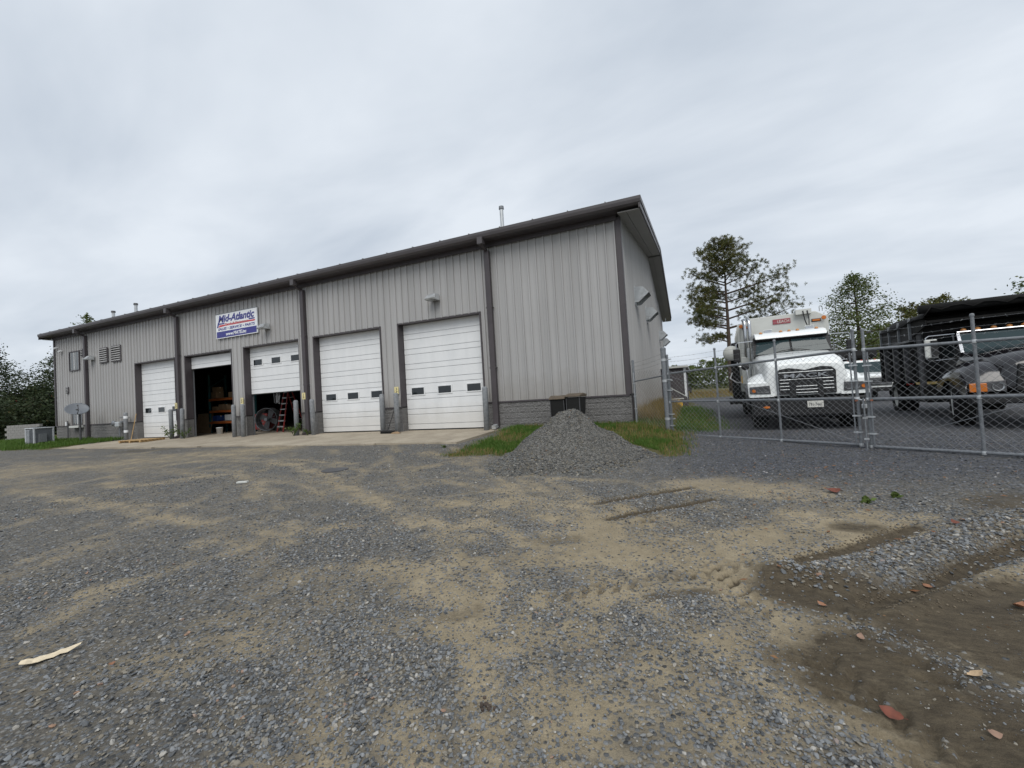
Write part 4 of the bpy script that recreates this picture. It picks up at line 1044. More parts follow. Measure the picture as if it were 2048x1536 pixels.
# short fence panel between the building corner and the gate post
F0 = Vector((.16, -.13, .02)); FD = (G0 - F0); FD.z = 0; FL = FD.length
fe = thing('chain_link_fence', 'short chain-link panel closing the gap between building corner and gate', 'fence', F0, math.atan2(FD.y, FD.x))
MB().cyl((0, 0, -.2), (0, 0, 2.02), .038, 14).build('post', 'galv', fe)
MB().lathe([(.043, -.02), (.043, .01), (.02, .03), (0, .033)], 12, (0, 0, 2.02)).build('cap', 'galv', fe)
MB().cyl((0, 0, 1.36), (FL - .07, 0, 1.46), .021, 10).build('rail', 'galv', fe)
chain_link(FL - .08, -.12, 1.66).build('wire_mesh', 'galv_wire', fe, loc=(0, -.03, 0))
for k in range(3): barbed((0, 0, 1.70 + k * .12), (FL - .05, 0, 1.84 + k * .13), .02).build('barbed_wire', 'galv_wire', fe)
MB().box(.03, .05, -.045, -.03, -.1, 1.64).build('tension_bar', 'galv_bright', fe)
for z in (.1, .5, .9, 1.3): MB().lathe([(.044, -.012), (.044, .012)], 12, (0, 0, z)).build('tension_band', 'galv_bright', fe)

# ------------------------------------------------------------------ vehicles (local: front towards -y, wheels on z = 0, front axle at the origin)
def tyre_mesh(r_, w, rim):
    hw = w / 2
    return MB().lathe([(rim, -hw * .8), (r_ * .78, -hw), (r_ * .93, -hw * .96), (r_, -hw * .72), (r_, -hw * .35), (r_ * .985, -hw * .3), (r_ * .985, -hw * .1), (r_, -hw * .05), (r_, hw * .05), (r_ * .985, hw * .1), (r_ * .985, hw * .3), (r_, hw * .35),
                       (r_, hw * .72), (r_ * .93, hw * .96), (r_ * .78, hw), (rim, hw * .8)], 32, (0, 0, 0), 'x')
def wheel(parent, x, y, r_=.51, w=.29, rim_mat='off_white', out=1, dual=False):
    e = bpy.data.objects.new('wheel', None); COL.objects.link(e); e.parent = parent; e.location = (x, y, r_)
    rim = r_ * .56
    tm = tyre_mesh(r_, w, rim)
    o = tm.build('tyre', 'rubber', e, smooth=True)
    # tread blocks
    tb = MB()
    for k in range(36):
        t = 2 * math.pi * k / 36
        for s in (-1, 1):
            c = (s * w * .27, (r_ + .001) * math.cos(t), (r_ + .001) * math.sin(t)); c2 = (s * w * .46, (r_ - .01) * math.cos(t + .06), (r_ - .01) * math.sin(t + .06))
            tb.bar(c, c2, .04, .02, (0, math.cos(t), math.sin(t)))
    tb.build('tread', 'rubber', e)
    s = out; q = -1 if dual else 1
    face = w * .40 if not dual else w * .05
    MB().lathe([(rim * 1.02, s * w * .42), (rim * .96, s * w * .34), (rim * .9, s * face * .5), (rim * .45, s * (face * .5 + (.05 if not dual else -.02))), (rim * .40, s * (face * .5 + .09)), (0, s * (face * .5 + .10))], 24, (0, 0, 0), 'x').build('rim', rim_mat, e, smooth=True)
    nb = MB()
    for k in range(10):
        t = 2 * math.pi * k / 10; nb.cyl((s * face * .4, rim * .62 * math.cos(t), rim * .62 * math.sin(t)), (s * (face * .5 + .06), rim * .62 * math.cos(t), rim * .62 * math.sin(t)), .016, 6)
    nb.build('lug_nuts', 'steel_dark', e)
    return e
def arc(cx, cz, r_, a0, a1, n=10):
    return [(cx + r_ * math.cos(R(a0 + (a1 - a0) * k / n)), cz + r_ * math.sin(R(a0 + (a1 - a0) * k / n))) for k in range(n + 1)]
def hood_secs(rows):
    """rows: y, half width low, half width high, z low, z high, crown"""
    out = []
    for y, hl, hh, zl, zh, cr_ in rows:
        h = []
        zm = zl + (zh - zl) * .55
        h += [(-hl, y, zl), (-hl - .01, y, zm), (-hh - .03, y, zh - .13), (-hh + .01, y, zh - .04), (-hh + .10, y, zh), (-hh * .4, y, zh + cr_ * .8), (0, y, zh + cr_)]
        h += [(-p[0], p[1], p[2]) for p in h[-2::-1]]
        out.append(h)
    return out
def mirror_post(parent, s, x, y, z, mat, arm_mat='chrome'):
    m_ = MB().box(x - .10, x + .10, y - .05, y + .05, z, z + .42).build('mirror', mat, parent, bevel=.03)
    MB().box(x - .085, x + .085, y + .051, y + .058, z + .03, z + .39).build('mirror_glass', 'chrome', m_)
    return m_

# ---------- white refuse truck behind the left leaf
T = thing('white_truck', 'white conventional truck with refuse body and big black grille behind the gate', 'truck', (4.60, -.05, -.19), R(-4.2))
MB().loft(hood_secs([(-.93, .84, .76, .92, 1.70, .04), (-.88, .88, .80, .90, 1.76, .05), (-.6, .92, .84, .9, 1.88, .06), (0, .95, .88, .9, 1.97, .06), (.6, .98, .93, .9, 2.05, .06), (1.12, 1.0, .97, .9, 2.13, .05)])).build('hood', 'white_paint', T, smooth=False, bevel=.03)
smooth_angle(T.children[-1], 50)
for s in (-1, 1):
    rows = []
    for x, k in ((.80, .12), (.98, .06), (1.16, -.02), (1.27, -.10), (1.30, -.20)):
        top = [(-.92, 1.16 + k), (-.80, 1.32 + k), (-.45, 1.46 + k), (.1, 1.50 + k), (.55, 1.42 + k), (.80, 1.25 + k), (.86, 1.0)]
        rows.append([(s * x, y, z) for y, z in top])
    fo = MB().loft(rows, cap=False)
    n0 = len(rows[0])
    side = [(-.92, .96), (-.92, .9)] 
    pr_ = [(-.92, .92), (-.92, .96), (-.80, 1.12), (-.45, 1.26), (.1, 1.30), (.55, 1.22), (.80, 1.05), (.86, .86)] + arc(0, .52, .62, 30, 150, 12)
    fo.prism(pr_, 'x', s * 1.27, s * 1.30)
    fo.prism([(-.93, .92), (-.93, 1.28), (-.86, 1.32), (-.86, .92)], 'x', s * .8, s * 1.3)
    o = fo.build('fender', 'white_paint', T); smooth_angle(o, 35)
    fl = MB().prism([(-.75, .62), (-.9, 1.0), (-.62, 1.18), (-.3, 1.24), (-.3, 1.12), (-.58, .95)], 'x', s * 1.285, s * 1.36).build('fender_flare', 'steel_dark', T, bevel=.03)
    h = MB().prism([(s * .78, .98), (s * 1.27, 1.0), (s * 1.27, 1.19), (s * .80, 1.21)], 'y', -.965, -.9).build('headlight', 'steel_dark', T, bevel=.012)
    for x in (.88, 1.03): MB().lathe([(.068, -.985), (.068, -.968), (.05, -.96), (0, -.955)], 16, (s * x, 0, 1.09), 'y').build('lens', 'lamp_glass', h, smooth=True)
    MB().lathe([(.045, -.98), (.04, -.972), (0, -.972)], 14, (s * 1.17, 0, 1.085), 'y').build('indicator', 'amber', h)
    MB().box(min(s * .72, s * 1.28), max(s * .72, s * 1.28), -.97, -.9, .905, .965).build('lamp_bezel', 'white_paint', T)
# grille with a notched top edge
MB().prism([(-.63, .95), (.63, .95), (.645, 1.52), (.56, 1.61), (.35, 1.64), (.14, 1.60), (0, 1.565), (-.14, 1.60), (-.35, 1.64), (-.56, 1.61), (-.645, 1.52)], 'y', -.99, -.92).build('grille', 'black', T, bevel=.012)
GR = T.children[-1]
def gbar(x0, x1, z, r_=.011): MB().cyl((x0, -1.0, z), (x1, -1.0, z), r_, 8).build('bar', 'galv_bright', GR)
gbar(-.58, .58, 1.52, .012); 
for z in (1.33, 1.245, 1.16, 1.075): gbar(-.57, -.33, z); gbar(.35, .58, z)
gbar(-.57, .58, 1.335, .008); gbar(-.22, .26, 1.15); gbar(-.22, .26, 1.065); gbar(-.22, .26, .985)
for x in (-.30, .30): MB().box(x - .06, x + .06, -1.03, -.99, .86, 1.33).build('tow_frame', 'black', GR, bevel=.01)
text('lettering', 'MACK', 'chrome', GR, -.47, 1.375, .96, .105, -.995, 0, .02, .03)
MB().lathe([(.035, -.0), (.03, .03), (.012, .07), (0, .075)], 10, (0, -.82, 1.80)).build('hood_badge', 'chrome', T)
b_ = MB().box(-1.24, 1.24, -1.10, -.86, .40, .85).build('bumper', 'black', T, bevel=.03)
MB().box(-.33, -.01, -1.113, -1.101, .655, .735).build('sticker', 'plate', b_) if False else None
MB().box(-.62, -.40, -1.112, -1.1005, .80, .845).build('sticker', 'plate', b_)
MB().box(-.88, -.70, -1.112, -1.1005, .80, .845).build('sticker', 'plate', b_)
MB().prism([(-1.0, .64), (-.92, .675), (-.84, .66), (-.84, .62), (-.92, .605)], 'y', -1.12, -1.1005).build('reflector', 'amber', b_)
pl = MB().box(-.02, .32, -1.116, -1.1005, .60, .765).build('license_plate', 'plate', T, bevel=.008)
text('lettering', '191-7441', 'ink', pl, .02, .635, .26, .08, -1.1165)
# cab
cab = MB().loft([[(-1.0, 1.1, 1.0), (-1.0, 1.1, 2.14), (-.985, 1.45, 2.66), (-.90, 1.5, 2.72), (.90, 1.5, 2.72), (.985, 1.45, 2.66), (1.0, 1.1, 2.14), (1.0, 1.1, 1.0)],
                 [(-1.0, 2.55, 1.0), (-1.0, 2.55, 2.14), (-.985, 2.55, 2.68), (-.90, 2.55, 2.78), (.90, 2.55, 2.78), (.985, 2.55, 2.68), (1.0, 2.55, 2.14), (1.0, 2.55, 1.0)]]).build('cab', 'white_paint', T, bevel=.02)
def quad(a, b, c, d, off=(0, -.006, .004)):
    v = [Vector(p) + Vector(off) for p in (a, b, c, d)]; nrm = (v[1] - v[0]).cross(v[3] - v[0]).normalized() * .012
    return MB().add([*v, *[p + nrm for p in v]], [(3, 2, 1, 0), (4, 5, 6, 7), (0, 1, 5, 4), (1, 2, 6, 5), (2, 3, 7, 6), (3, 0, 4, 7)])
quad((-1.0, 1.10, 2.10), (1.0, 1.10, 2.10), (.985, 1.47, 2.70), (-.985, 1.47, 2.70)).build('windscreen_surround', 'black', T)
quad((-.95, 1.085, 2.14), (-.03, 1.085, 2.14), (-.03, 1.345, 2.56), (-.88, 1.345, 2.53), (0, -.015, .008)).build('windscreen', 'windscreen', T)
quad((.03, 1.085, 2.14), (.95, 1.085, 2.14), (.88, 1.345, 2.53), (.03, 1.345, 2.56), (0, -.015, .008)).build('windscreen', 'windscreen', T)
MB().prism([(1.30, 2.68), (1.20, 2.635), (1.23, 2.72), (1.40, 2.81), (1.7, 2.87), (2.55, 2.90), (2.55, 2.76), (1.5, 2.73)], 'x', -.93, .93).build('visor_roof', 'white_paint', T, bevel=.025)
MB().prism([(1.32, 2.66), (1.36, 2.60), (1.50, 2.71), (1.46, 2.735)], 'x', -.94, .94).build('sun_visor', 'black', T)
for x in (-.74, -.2, .02, .24, .72):
    MB().lathe([(.05, 0), (.045, .03), (.025, .055), (0, .06)], 12, (x, 1.50, 2.83)).build('marker_lamp', 'amber_pale', T, smooth=True)
for x in (-.5, .62):
    w_ = MB().box(x - .11, x + .11, 1.95, 2.06, 2.86, 2.98).build('work_lamp', 'lamp_glass', T, bevel=.01); MB().box(x - .09, x + .09, 1.935, 1.949, 2.89, 2.96).build('lens', 'chrome', w_)
    MB().box(x - .12, x + .12, 1.94, 2.07, 2.981, 2.995).build('hood_plate', 'white_paint', w_)
for s in (-1, 1):
    MB().tube([(s * .45, 1.04, 2.17), (s * .25, 1.05, 2.22), (s * -.08, 1.07, 2.25)], .012, 5).build('wiper', 'black', T)
    MB().box(min(s * .99, s * 1.012), max(s * .99, s * 1.012), 1.35, 2.4, 2.05, 2.6).build('side_window', 'glass', T)
    MB().box(min(s * .995, s * 1.02), max(s * .995, s * 1.02), 1.22, 2.42, 1.15, 2.02).build('door', 'white_paint', T, bevel=.015)
    MB().tube([(s * .99, 1.35, 2.62), (s * 1.42, 1.25, 2.60), (s * 1.46, 1.25, 2.55), (s * 1.46, 1.25, 1.88), (s * 1.42, 1.25, 1.84), (s * .99, 1.35, 1.80)], .016, 6).build('mirror_arm', 'chrome', T)
    mirror_post(T, s, s * 1.46, 1.25, 1.98, 'black')
    MB().tube([(s * 1.05, 1.2, 1.7), (s * 1.05, 1.15, 2.4)], .016, 6).build('grab_rail', 'chrome', T)
    MB().box(min(s * .75, s * 1.25), max(s * .75, s * 1.25), 1.0, 2.5, .45, .95).build('step_tank', 'black_dirty' if s < 0 else 'steel_dark', T, bevel=.03)
    MB().box(min(s * .85, s * 1.27), max(s * .85, s * 1.27), 1.02, 2.45, .68, .71).build('tread_plate', 'galv_bright', T)
    MB().tube([(s * 1.1, 1.0, 1.95), (s * 1.25, .4, 1.72), (s * 1.22, .35, 1.4)], .013, 6).build('hood_mirror_arm', 'chrome', T)
    hm = MB().lathe([(0, .0), (.10, .01), (.11, .03), (.07, .07), (0, .09)], 14, (s * 1.28, .38, 1.8), 'y').build('hood_mirror', 'black', T, smooth=True)
    MB().box(min(s * 1.1, s * 1.125), max(s * 1.1, s * 1.125), .80, .83, .25, .72).build('mud_flap', 'off_white', T)
# exhaust stacks with curved tips, packer body
for x in (-1.12, -.98):
    e = MB().tube([(x, 2.78, 1.0), (x, 2.78, 3.30), (x - .0, 2.80, 3.42), (x - .03, 2.88, 3.52)], .06, 12).build('exhaust_stack', 'chrome', T, smooth=True)
MB().tube([(-1.06, 2.85, 1.2), (-1.06, 2.85, 2.5)], .13, 14).build('muffler_shield', 'galv_bright', T)
body = MB().loft([[(-1.22, 3.15, 1.05), (-1.28, 3.15, 2.0), (-1.24, 3.15, 3.42), (-1.0, 3.15, 3.58), (1.0, 3.15, 3.58), (1.24, 3.15, 3.42), (1.28, 3.15, 2.0), (1.22, 3.15, 1.05)],
                  [(-1.22, 8.7, 1.05), (-1.28, 8.7, 2.0), (-1.24, 8.7, 3.42), (-1.0, 8.7, 3.58), (1.0, 8.7, 3.58), (1.24, 8.7, 3.42), (1.28, 8.7, 2.0), (1.22, 8.7, 1.05)]]).build('refuse_body', 'off_white', T, bevel=.02)
for y in (3.2, 4.2, 5.2, 6.2, 7.2, 8.2):
    for s in (-1, 1): MB().box(min(s * 1.2, s * 1.34), max(s * 1.2, s * 1.34), y, y + .12, 1.0, 3.42).build('body_rib', 'off_white', body)
for x in (-1.06, 1.0):
    mk = MB().box(x - .13, x + .13, 3.125, 3.149, 3.22, 3.32).build('marker_surround', 'black', body, bevel=.01); MB().box(x - .105, x + .105, 3.11, 3.124, 3.24, 3.30).build('marker_lens', 'amber', mk)
for x in (-1.22, 1.2): MB().lathe([(.07, 3.06), (.06, 3.03), (0, 3.03)], 12, (x, 0, 3.32), 'y').build('corner_lamp', 'amber', body)
bd = MB().box(-.24, .28, 3.128, 3.149, 3.27, 3.44).build('badge', 'red_badge', body)
text('lettering', 'LEACH', 'plate', bd, -.10, 3.305, .34, .10, 3.1275)
MB().box(.42, .86, 2.95, 3.3, 3.50, 3.66).build('valve_box', 'off_white', body)
for x in (.62, .74): MB().tube([(x, 2.93, 3.6), (x + .03, 2.9, 3.3), (.74, 2.85, 2.95)], .016, 6).build('hose', 'black', body)
MB().tube([(1.12, 3.2, 3.56), (1.12, 3.2, 3.72), (1.16, 3.2, 3.76), (1.2, 3.2, 3.72), (1.2, 3.2, 3.56)], .014, 6).build('lifting_eye', 'galv_bright', body)
for x in (-.42, .42): MB().box(x - .05, x + .05, -.85, 8.4, .72, .98).build('chassis_rail', 'black_dirty', T)
MB().box(-1.22, -.5, 2.6, 5.6, .55, 1.04).build('side_tank', 'black_dirty', T, bevel=.04)
MB().box(.5, 1.2, 2.7, 4.6, .5, 1.0).build('side_tank', 'black_dirty', T, bevel=.04)
MB().box(-.75, .75, -.55, .6, .30, .72).build('underbody_shade', 'black', T, bevel=.05)  # black block added to give the darkness under the truck
for s in (-1, 1): MB().box(min(s * .72, s * 1.2), max(s * .72, s * 1.2), .78, .80, .14, .95).build('shade_flap', 'black', T)  # black sheets behind the front wheels, added as under-truck shade
MB().box(-1.0, 1.0, 4.6, 4.62, .15, .9).build('shade_flap', 'black', T)  # full-width black sheet, also added to darken the underside
MB().cyl((-1.0, 0, .52), (1.0, 0, .52), .08, 10).build('front_axle', 'black_dirty', T)
# loader arm and drum lift on the passenger side
MB().box(-1.62, -1.36, 3.5, 3.9, .8, 2.35).build('loader_mast', 'black_dirty', T, bevel=.02)
MB().box(-1.60, -1.30, 4.6, 5.0, .7, 2.5).build('loader_mast', 'black_dirty', T, bevel=.02)
MB().lathe([(0, 3.35), (.26, 3.36), (.28, 3.42), (.2, 3.47), (0, 3.48)], 18, (-1.58, 0, 2.42), 'y').build('hose_reel', 'off_white', T, smooth=True)
MB().lathe([(.0, .35), (.14, .32), (.2, .2), (.21, .0), (.0, .0)], 14, (-1.42, 3.9, 2.5)).build('air_cleaner', 'black_gloss', T, smooth=True)
MB().tube([(-1.6, 3.4, 1.7), (-1.68, 3.2, 1.5), (-1.5, 3.0, 1.35), (-1.3, 2.95, 1.3)], .02, 6).build('hydraulic_hose', 'galv_bright', T)
MB().box(-1.75, -1.3, 3.3, 5.2, .55, .72).build('loader_base', 'black_dirty', T)
MB().box(-1.30, -1.05, 2.72, 3.1, 1.25, 2.2).build('control_box', 'off_white', T, bevel=.02)
MB().box(-1.33, -1.305, 2.78, 3.04, 1.3, 1.55).build('warning_label', 'yellow', T)
for s in (-1, 1):
    wheel(T, s * 1.02, 0, .53, .36, 'steel_dark', s)
    for y in (5.6, 6.95): wheel(T, s * .98, y, .52, .52, 'off_white', s, True)

# ---------- black dump truck at the right
D = thing('dump_truck', 'black dump truck with stake sides and rolled tarp at the right edge', 'truck', (8.74, -.72, -.21), R(-8.5)); D.scale = (1.05, 1.05, 1.05)
MB().loft(hood_secs([(-1.0, .60, .50, .85, 1.30, .03), (-.9, .68, .58, .82, 1.42, .06), (-.5, .80, .68, .82, 1.55, .09), (.1, .82, .72, .85, 1.63, .10), (.75, .84, .74, .9, 1.70, .08)])).build('hood', 'black_gloss', D)
smooth_angle(D.children[-1], 60)
for s in (-1, 1):
    rows = []
    for x, k in ((.60, .16), (.80, .20), (.95, .16), (1.10, .07), (1.18, -.03), (1.20, -.14)):
        top = [(-.98, .95 + k * .3), (-.90, 1.10 + k * .6), (-.6, 1.24 + k), (-.1, 1.28 + k), (.4, 1.20 + k * .9), (.7, 1.08 + k * .5), (.78, .85)]
        rows.append([(s * x, y, z) for y, z in top])
    fo = MB().loft(rows, cap=False)
    fo.prism([(-.98, .72), (-.98, .91), (-.90, 1.0), (-.6, 1.10), (-.1, 1.14), (.4, 1.07), (.7, 1.0), (.78, .8)] + arc(0, .49, .56, 32, 148, 10), 'x', s * 1.17, s * 1.20)
    o = fo.build('fender', 'black_gloss', D); smooth_angle(o, 50)
    MB().prism([(s * .62, .80), (s * 1.15, .80), (s * 1.15, .98), (s * .62, 1.02)], 'y', -1.03, -.95).build('lamp_panel', 'steel_dark', D, bevel=.01)
    MB().box(min(s * .90, s * 1.16), max(s * .90, s * 1.16), -1.055, -1.031, .80, .98).build('indicator', 'amber', D, bevel=.012)
    MB().lathe([(.09, -1.05), (.085, -1.035), (0, -1.0)], 18, (s * .74, 0, .90), 'y').build('headlight', 'lamp_glass', D, smooth=True)
    MB().box(min(s * .74, s * .77), max(s * .74, s * .77), 1.05, 1.85, 1.62, 2.15).build('side_window', 'glass', D)
    MB().box(min(s * .74, s * .80), max(s * .74, s * .80), .80, 1.9, .85, 1.60).build('door', 'black', D, bevel=.02)
    MB().tube([(s * .78, .82, 1.55), (s * 1.30, .70, 1.53), (s * 1.34, .70, 1.58), (s * 1.34, .70, 2.10), (s * 1.28, .70, 2.14), (s * .76, .95, 2.16)], .013, 6).build('mirror_arm', 'chrome', D)
    mm_ = MB().box(s * 1.24 - .13, s * 1.24 + .11, .68, .74, 1.60, 2.06).build('mirror', 'off_white', D, bevel=.03)
    MB().box(s * 1.24 - .02, s * 1.24 + .10, .655, .679, 1.63, 2.03).build('mirror_shell', 'black', mm_)
MB().prism([(-.5, .80), (.5, .80), (.44, 1.34), (-.44, 1.34)], 'y', -1.06, -.98).build('grille', 'black', D, bevel=.02)
for k in range(6): MB().cyl((-.42, -1.065, .87 + k * .075), (.42, -1.065, .87 + k * .075), .011, 6).build('grille_bar', 'steel_dark', D)
MB().box(-1.2, 1.2, -1.24, -1.02, .56, .76).build('bumper', 'black', D, bevel=.03)
MB().loft([[(-.74, .75, .85), (-.74, .75, 1.66), (-.68, 1.15, 2.16), (-.60, 1.2, 2.22), (.60, 1.2, 2.22), (.68, 1.15, 2.16), (.74, .75, 1.66), (.74, .75, .85)],
           [(-.76, 2.0, .85), (-.76, 2.0, 1.66), (-.72, 2.0, 2.18), (-.64, 2.0, 2.28), (.64, 2.0, 2.28), (.72, 2.0, 2.18), (.76, 2.0, 1.66), (.76, 2.0, .85)]]).build('cab', 'black_gloss', D, bevel=.02)
quad((-.67, .76, 1.68), (.67, .76, 1.68), (.62, 1.12, 2.13), (-.62, 1.12, 2.13), (0, -.012, .008)).build('windscreen', 'windscreen', D)
for s in (-1, 1): quad((s * .71 - .03, .75, 1.67), (s * .71 + .03, .75, 1.67), (s * .65 + .03, 1.14, 2.16), (s * .65 - .03, 1.14, 2.16), (0, -.016, .01)).build('pillar_trim', 'chrome', D)
MB().cyl((-.67, 1.12, 2.20), (.67, 1.12, 2.20), .022, 8).build('visor_trim', 'chrome', D)
MB().tube([(-.5, .70, 1.72), (.1, .72, 1.76), (.6, .74, 1.80)], .012, 5).build('wiper', 'black', D)
for x in (-.5, -.25, .02, .28, .52): MB().lathe([(.06, 0), (.05, .035), (.02, .055), (0, .06)], 12, (x, 1.3, 2.24)).build('marker_lamp', 'amber_pale', D, smooth=True)
for x in (-.4, .4): MB().box(x - .05, x + .05, -1.0, 5.8, .60, .85).build('chassis_rail', 'black_dirty', D)
MB().box(-1.15, -.5, 1.9, 3.4, .45, .90).build('fuel_tank', 'black_dirty', D, bevel=.05)
# dump bed
BD = MB().box(-1.20, 1.20, 2.25, 5.9, 1.0, 1.12).build('bed_floor', 'black_dirty', D)
for s in (-1, 1):
    MB().box(min(s * 1.14, s * 1.2), max(s * 1.14, s * 1.2), 2.25, 5.9, 1.12, 2.12).build('side_wall', 'black', BD)
    for k in range(7): MB().box(min(s * 1.201, s * 1.29), max(s * 1.201, s * 1.29), 2.3 + k * .6, 2.39 + k * .6, 1.0, 2.12).build('stake_rib', 'steel_dark' if k % 2 else 'black_dirty', BD)
    MB().box(min(s * 1.12, s * 1.31), max(s * 1.12, s * 1.31), 2.2, 5.95, 2.121, 2.18).build('top_rail', 'steel_dark', BD)
    for k in range(3): MB().box(min(s * 1.17, s * 1.22), max(s * 1.17, s * 1.22), 2.3, 5.9, 2.19 + k * .20, 2.375 + k * .20).build('side_board', 'wood_black', BD)
    for k in range(4): MB().box(min(s * 1.221, s * 1.27), max(s * 1.221, s * 1.27), 2.35 + k * 1.15, 2.43 + k * 1.15, 2.181, 2.79).build('board_post', 'galv', BD)
MB().box(-1.2, 1.2, 2.20, 2.28, 1.12, 2.75).build('head_board', 'black', BD)
MB().box(-1.2, 1.2, 5.85, 5.92, 1.12, 2.1).build('tail_gate', 'black', BD)
MB().box(-1.2, 1.2, 1.1, 2.3, 2.50, 2.56).build('cab_shield', 'black_dirty', BD)
for s in (-1, 1): MB().prism([(1.1, 2.45), (1.1, 2.57), (2.3, 2.75), (2.3, 2.25)], 'x', s * 1.19, s * 1.22).build('shield_cheek', 'black_dirty', BD)
tp = MB(); n_ = 14; pr2 = []
tv = []
for i in range(9):
    y = 1.0 + i * .60
    row = []
    for k in range(n_ + 1):
        x = -1.30 + 2.6 * k / n_
        row.append((x, y, 2.86 - (.24 if k in (0, n_) else 0) - .10 * (1 - ((x / 1.3) ** 2)) * (i % 2) * .6 + .05 * math.sin(k * 2.2 + i)))
    tv.append(row)
tp.loft(tv, cap=False); o = tp.build('tarp', 'black_dirty', BD, smooth=True)
sl = o.modifiers.new('thickness', 'SOLIDIFY'); sl.thickness = .02
MB().cyl((-1.32, 1.15, 2.86), (1.32, 1.15, 2.86), .11, 14).build('tarp_roll', 'black_dirty', BD, smooth=True)
MB().box(-1.25, -.95, 1.2, 2.2, 2.72, 3.1).build('tarp_housing', 'steel_dark', BD, bevel=.08) if False else None
MB().cyl((-1.12, 2.1, .5), (-1.12, 2.1, 2.5), .07, 12).build('exhaust_stack', 'steel_dark', D)
for s in (-1, 1):
    wheel(D, s * 1.0, 0, .54, .34, 'off_white', s).rotation_euler = (0, 0, R(-11))
    for y in (4.9,): wheel(D, s * .94, y, .50, .50, 'off_white', s, True)
    MB().box(min(s * 1.0, s * 1.16), max(s * 1.0, s * 1.16), 3.5, 3.55, .9, .96).build('side_marker', 'red_lens', D)

# ---------- white pickup cab standing further back
W = thing('white_pickup', 'white medium truck with roof marker lamps parked behind the two big trucks', 'truck', (10.1, 12.4, -.17), R(-6))
MB().loft(hood_secs([(-.95, .86, .80, .75, 1.20, .03), (-.7, .92, .86, .72, 1.28, .04), (.6, .97, .92, .72, 1.38, .04)])).build('hood', 'white_paint', W, bevel=.02)
for s in (-1, 1):
    o = MB().prism([(-.95, .62), (-.95, 1.12), (-.5, 1.20), (.7, 1.22), (.7, .6)] + arc(0, .42, .48, 20, 160, 10), 'x', s * .72, s * 1.02).build('fender', 'white_paint', W, bevel=.03)
    MB().box(min(s * .68, s * .98), max(s * .68, s * .98), -1.0, -.93, .92, 1.12).build('headlight', 'lamp_glass', W, bevel=.02)
    MB().box(min(s * .9, s * 1.0), max(s * .9, s * 1.0), .6, 2.1, .55, 1.25).build('door', 'white_paint', W, bevel=.02)
    MB().prism([(.95, 1.32), (1.25, 1.92), (2.0, 1.92), (2.0, 1.32)], 'x', s * .94, s * .96).build('side_window', 'glass', W)
    mirror_post(W, s, s * 1.22, .85, 1.35, 'black')
    wheel(W, s * .92, 0, .42, .26, 'steel_dark', s); wheel(W, s * .92, 3.9, .42, .26, 'steel_dark', s)
MB().loft([[(-.96, .62, 1.2), (-.94, .66, 1.34), (-.82, 1.22, 1.98), (-.72, 1.3, 2.06), (.72, 1.3, 2.06), (.82, 1.22, 1.98), (.94, .66, 1.34), (.96, .62, 1.2)],
           [(-.96, 2.2, 1.2), (-.95, 2.2, 1.34), (-.86, 2.2, 2.0), (-.76, 2.2, 2.10), (.76, 2.2, 2.10), (.86, 2.2, 2.0), (.95, 2.2, 1.34), (.96, 2.2, 1.2)]]).build('cab', 'white_paint', W, bevel=.02)
quad((-.86, .70, 1.40), (.86, .70, 1.40), (.76, 1.16, 1.94), (-.76, 1.16, 1.94), (0, -.012, .008)).build('windscreen', 'windscreen', W)
MB().box(-.62, .62, -1.0, -.9, .78, 1.14).build('grille', 'steel_dark', W, bevel=.02)
for k in range(3): MB().box(-.58, .58, -1.02, -1.001, .83 + k * .1, .86 + k * .1).build('grille_bar', 'chrome', W)
MB().box(-1.0, 1.0, -1.14, -.9, .48, .74).build('bumper', 'black', W, bevel=.03)
MB().box(-1.0, 1.0, -1.16, -1.141, .68, .73).build('bumper_trim', 'white_paint', W)
for x in (-.55, -.25, 0, .25, .55): MB().lathe([(.05, 0), (.03, .04), (0, .045)], 8, (x, 1.34, 2.06)).build('marker_lamp', 'red_lens', W)
MB().box(-1.05, 1.05, 2.35, 5.4, .75, .9).build('flat_bed', 'black', W); MB().box(-1.05, 1.05, 2.35, 2.42, .9, 1.9).build('rack', 'black_dirty', W)

# ---------- black stake truck bed parked beside them (dark bar between the white truck and the dump truck)
K = thing('flatbed_trailer', 'black flatbed trailer behind the white refuse truck', 'trailer', (8.7, 17.0, .38), R(-6))
MB().box(-1.2, 3.2, 0, .14, 1.9, 2.2).build('front_rail', 'black', K); MB().box(-1.2, 3.2, 0, 5.5, 1.75, 1.9).build('deck', 'black_dirty', K)
for x in (-1.0, 3.0):
    for y in (.4, 5.0): MB().box(x - .06, x + .06, y - .06, y + .06, -.55, 1.75).build('leg', 'black_dirty', K)
for x in (-.9, 2.9): wheel(K, x, 3.0, .5, .3, 'steel_dark', -1 if x < 0 else 1).location.z = -.05
MB().box(-.9, 2.9, 2.9, 3.1, -.1, .05).build('axle', 'black_dirty', K); MB().box(.8, 1.2, 0, 5, .05, 1.75).build('spine', 'black_dirty', K)
MB().cyl((-.6, -.05, 1.2), (.9, -.05, 2.0), .03, 6).build('tie_bar', 'off_white', K); MB().cyl((-.6, -.05, .9), (1.3, -.05, 1.75), .03, 6).build('tie_bar', 'off_white', K)

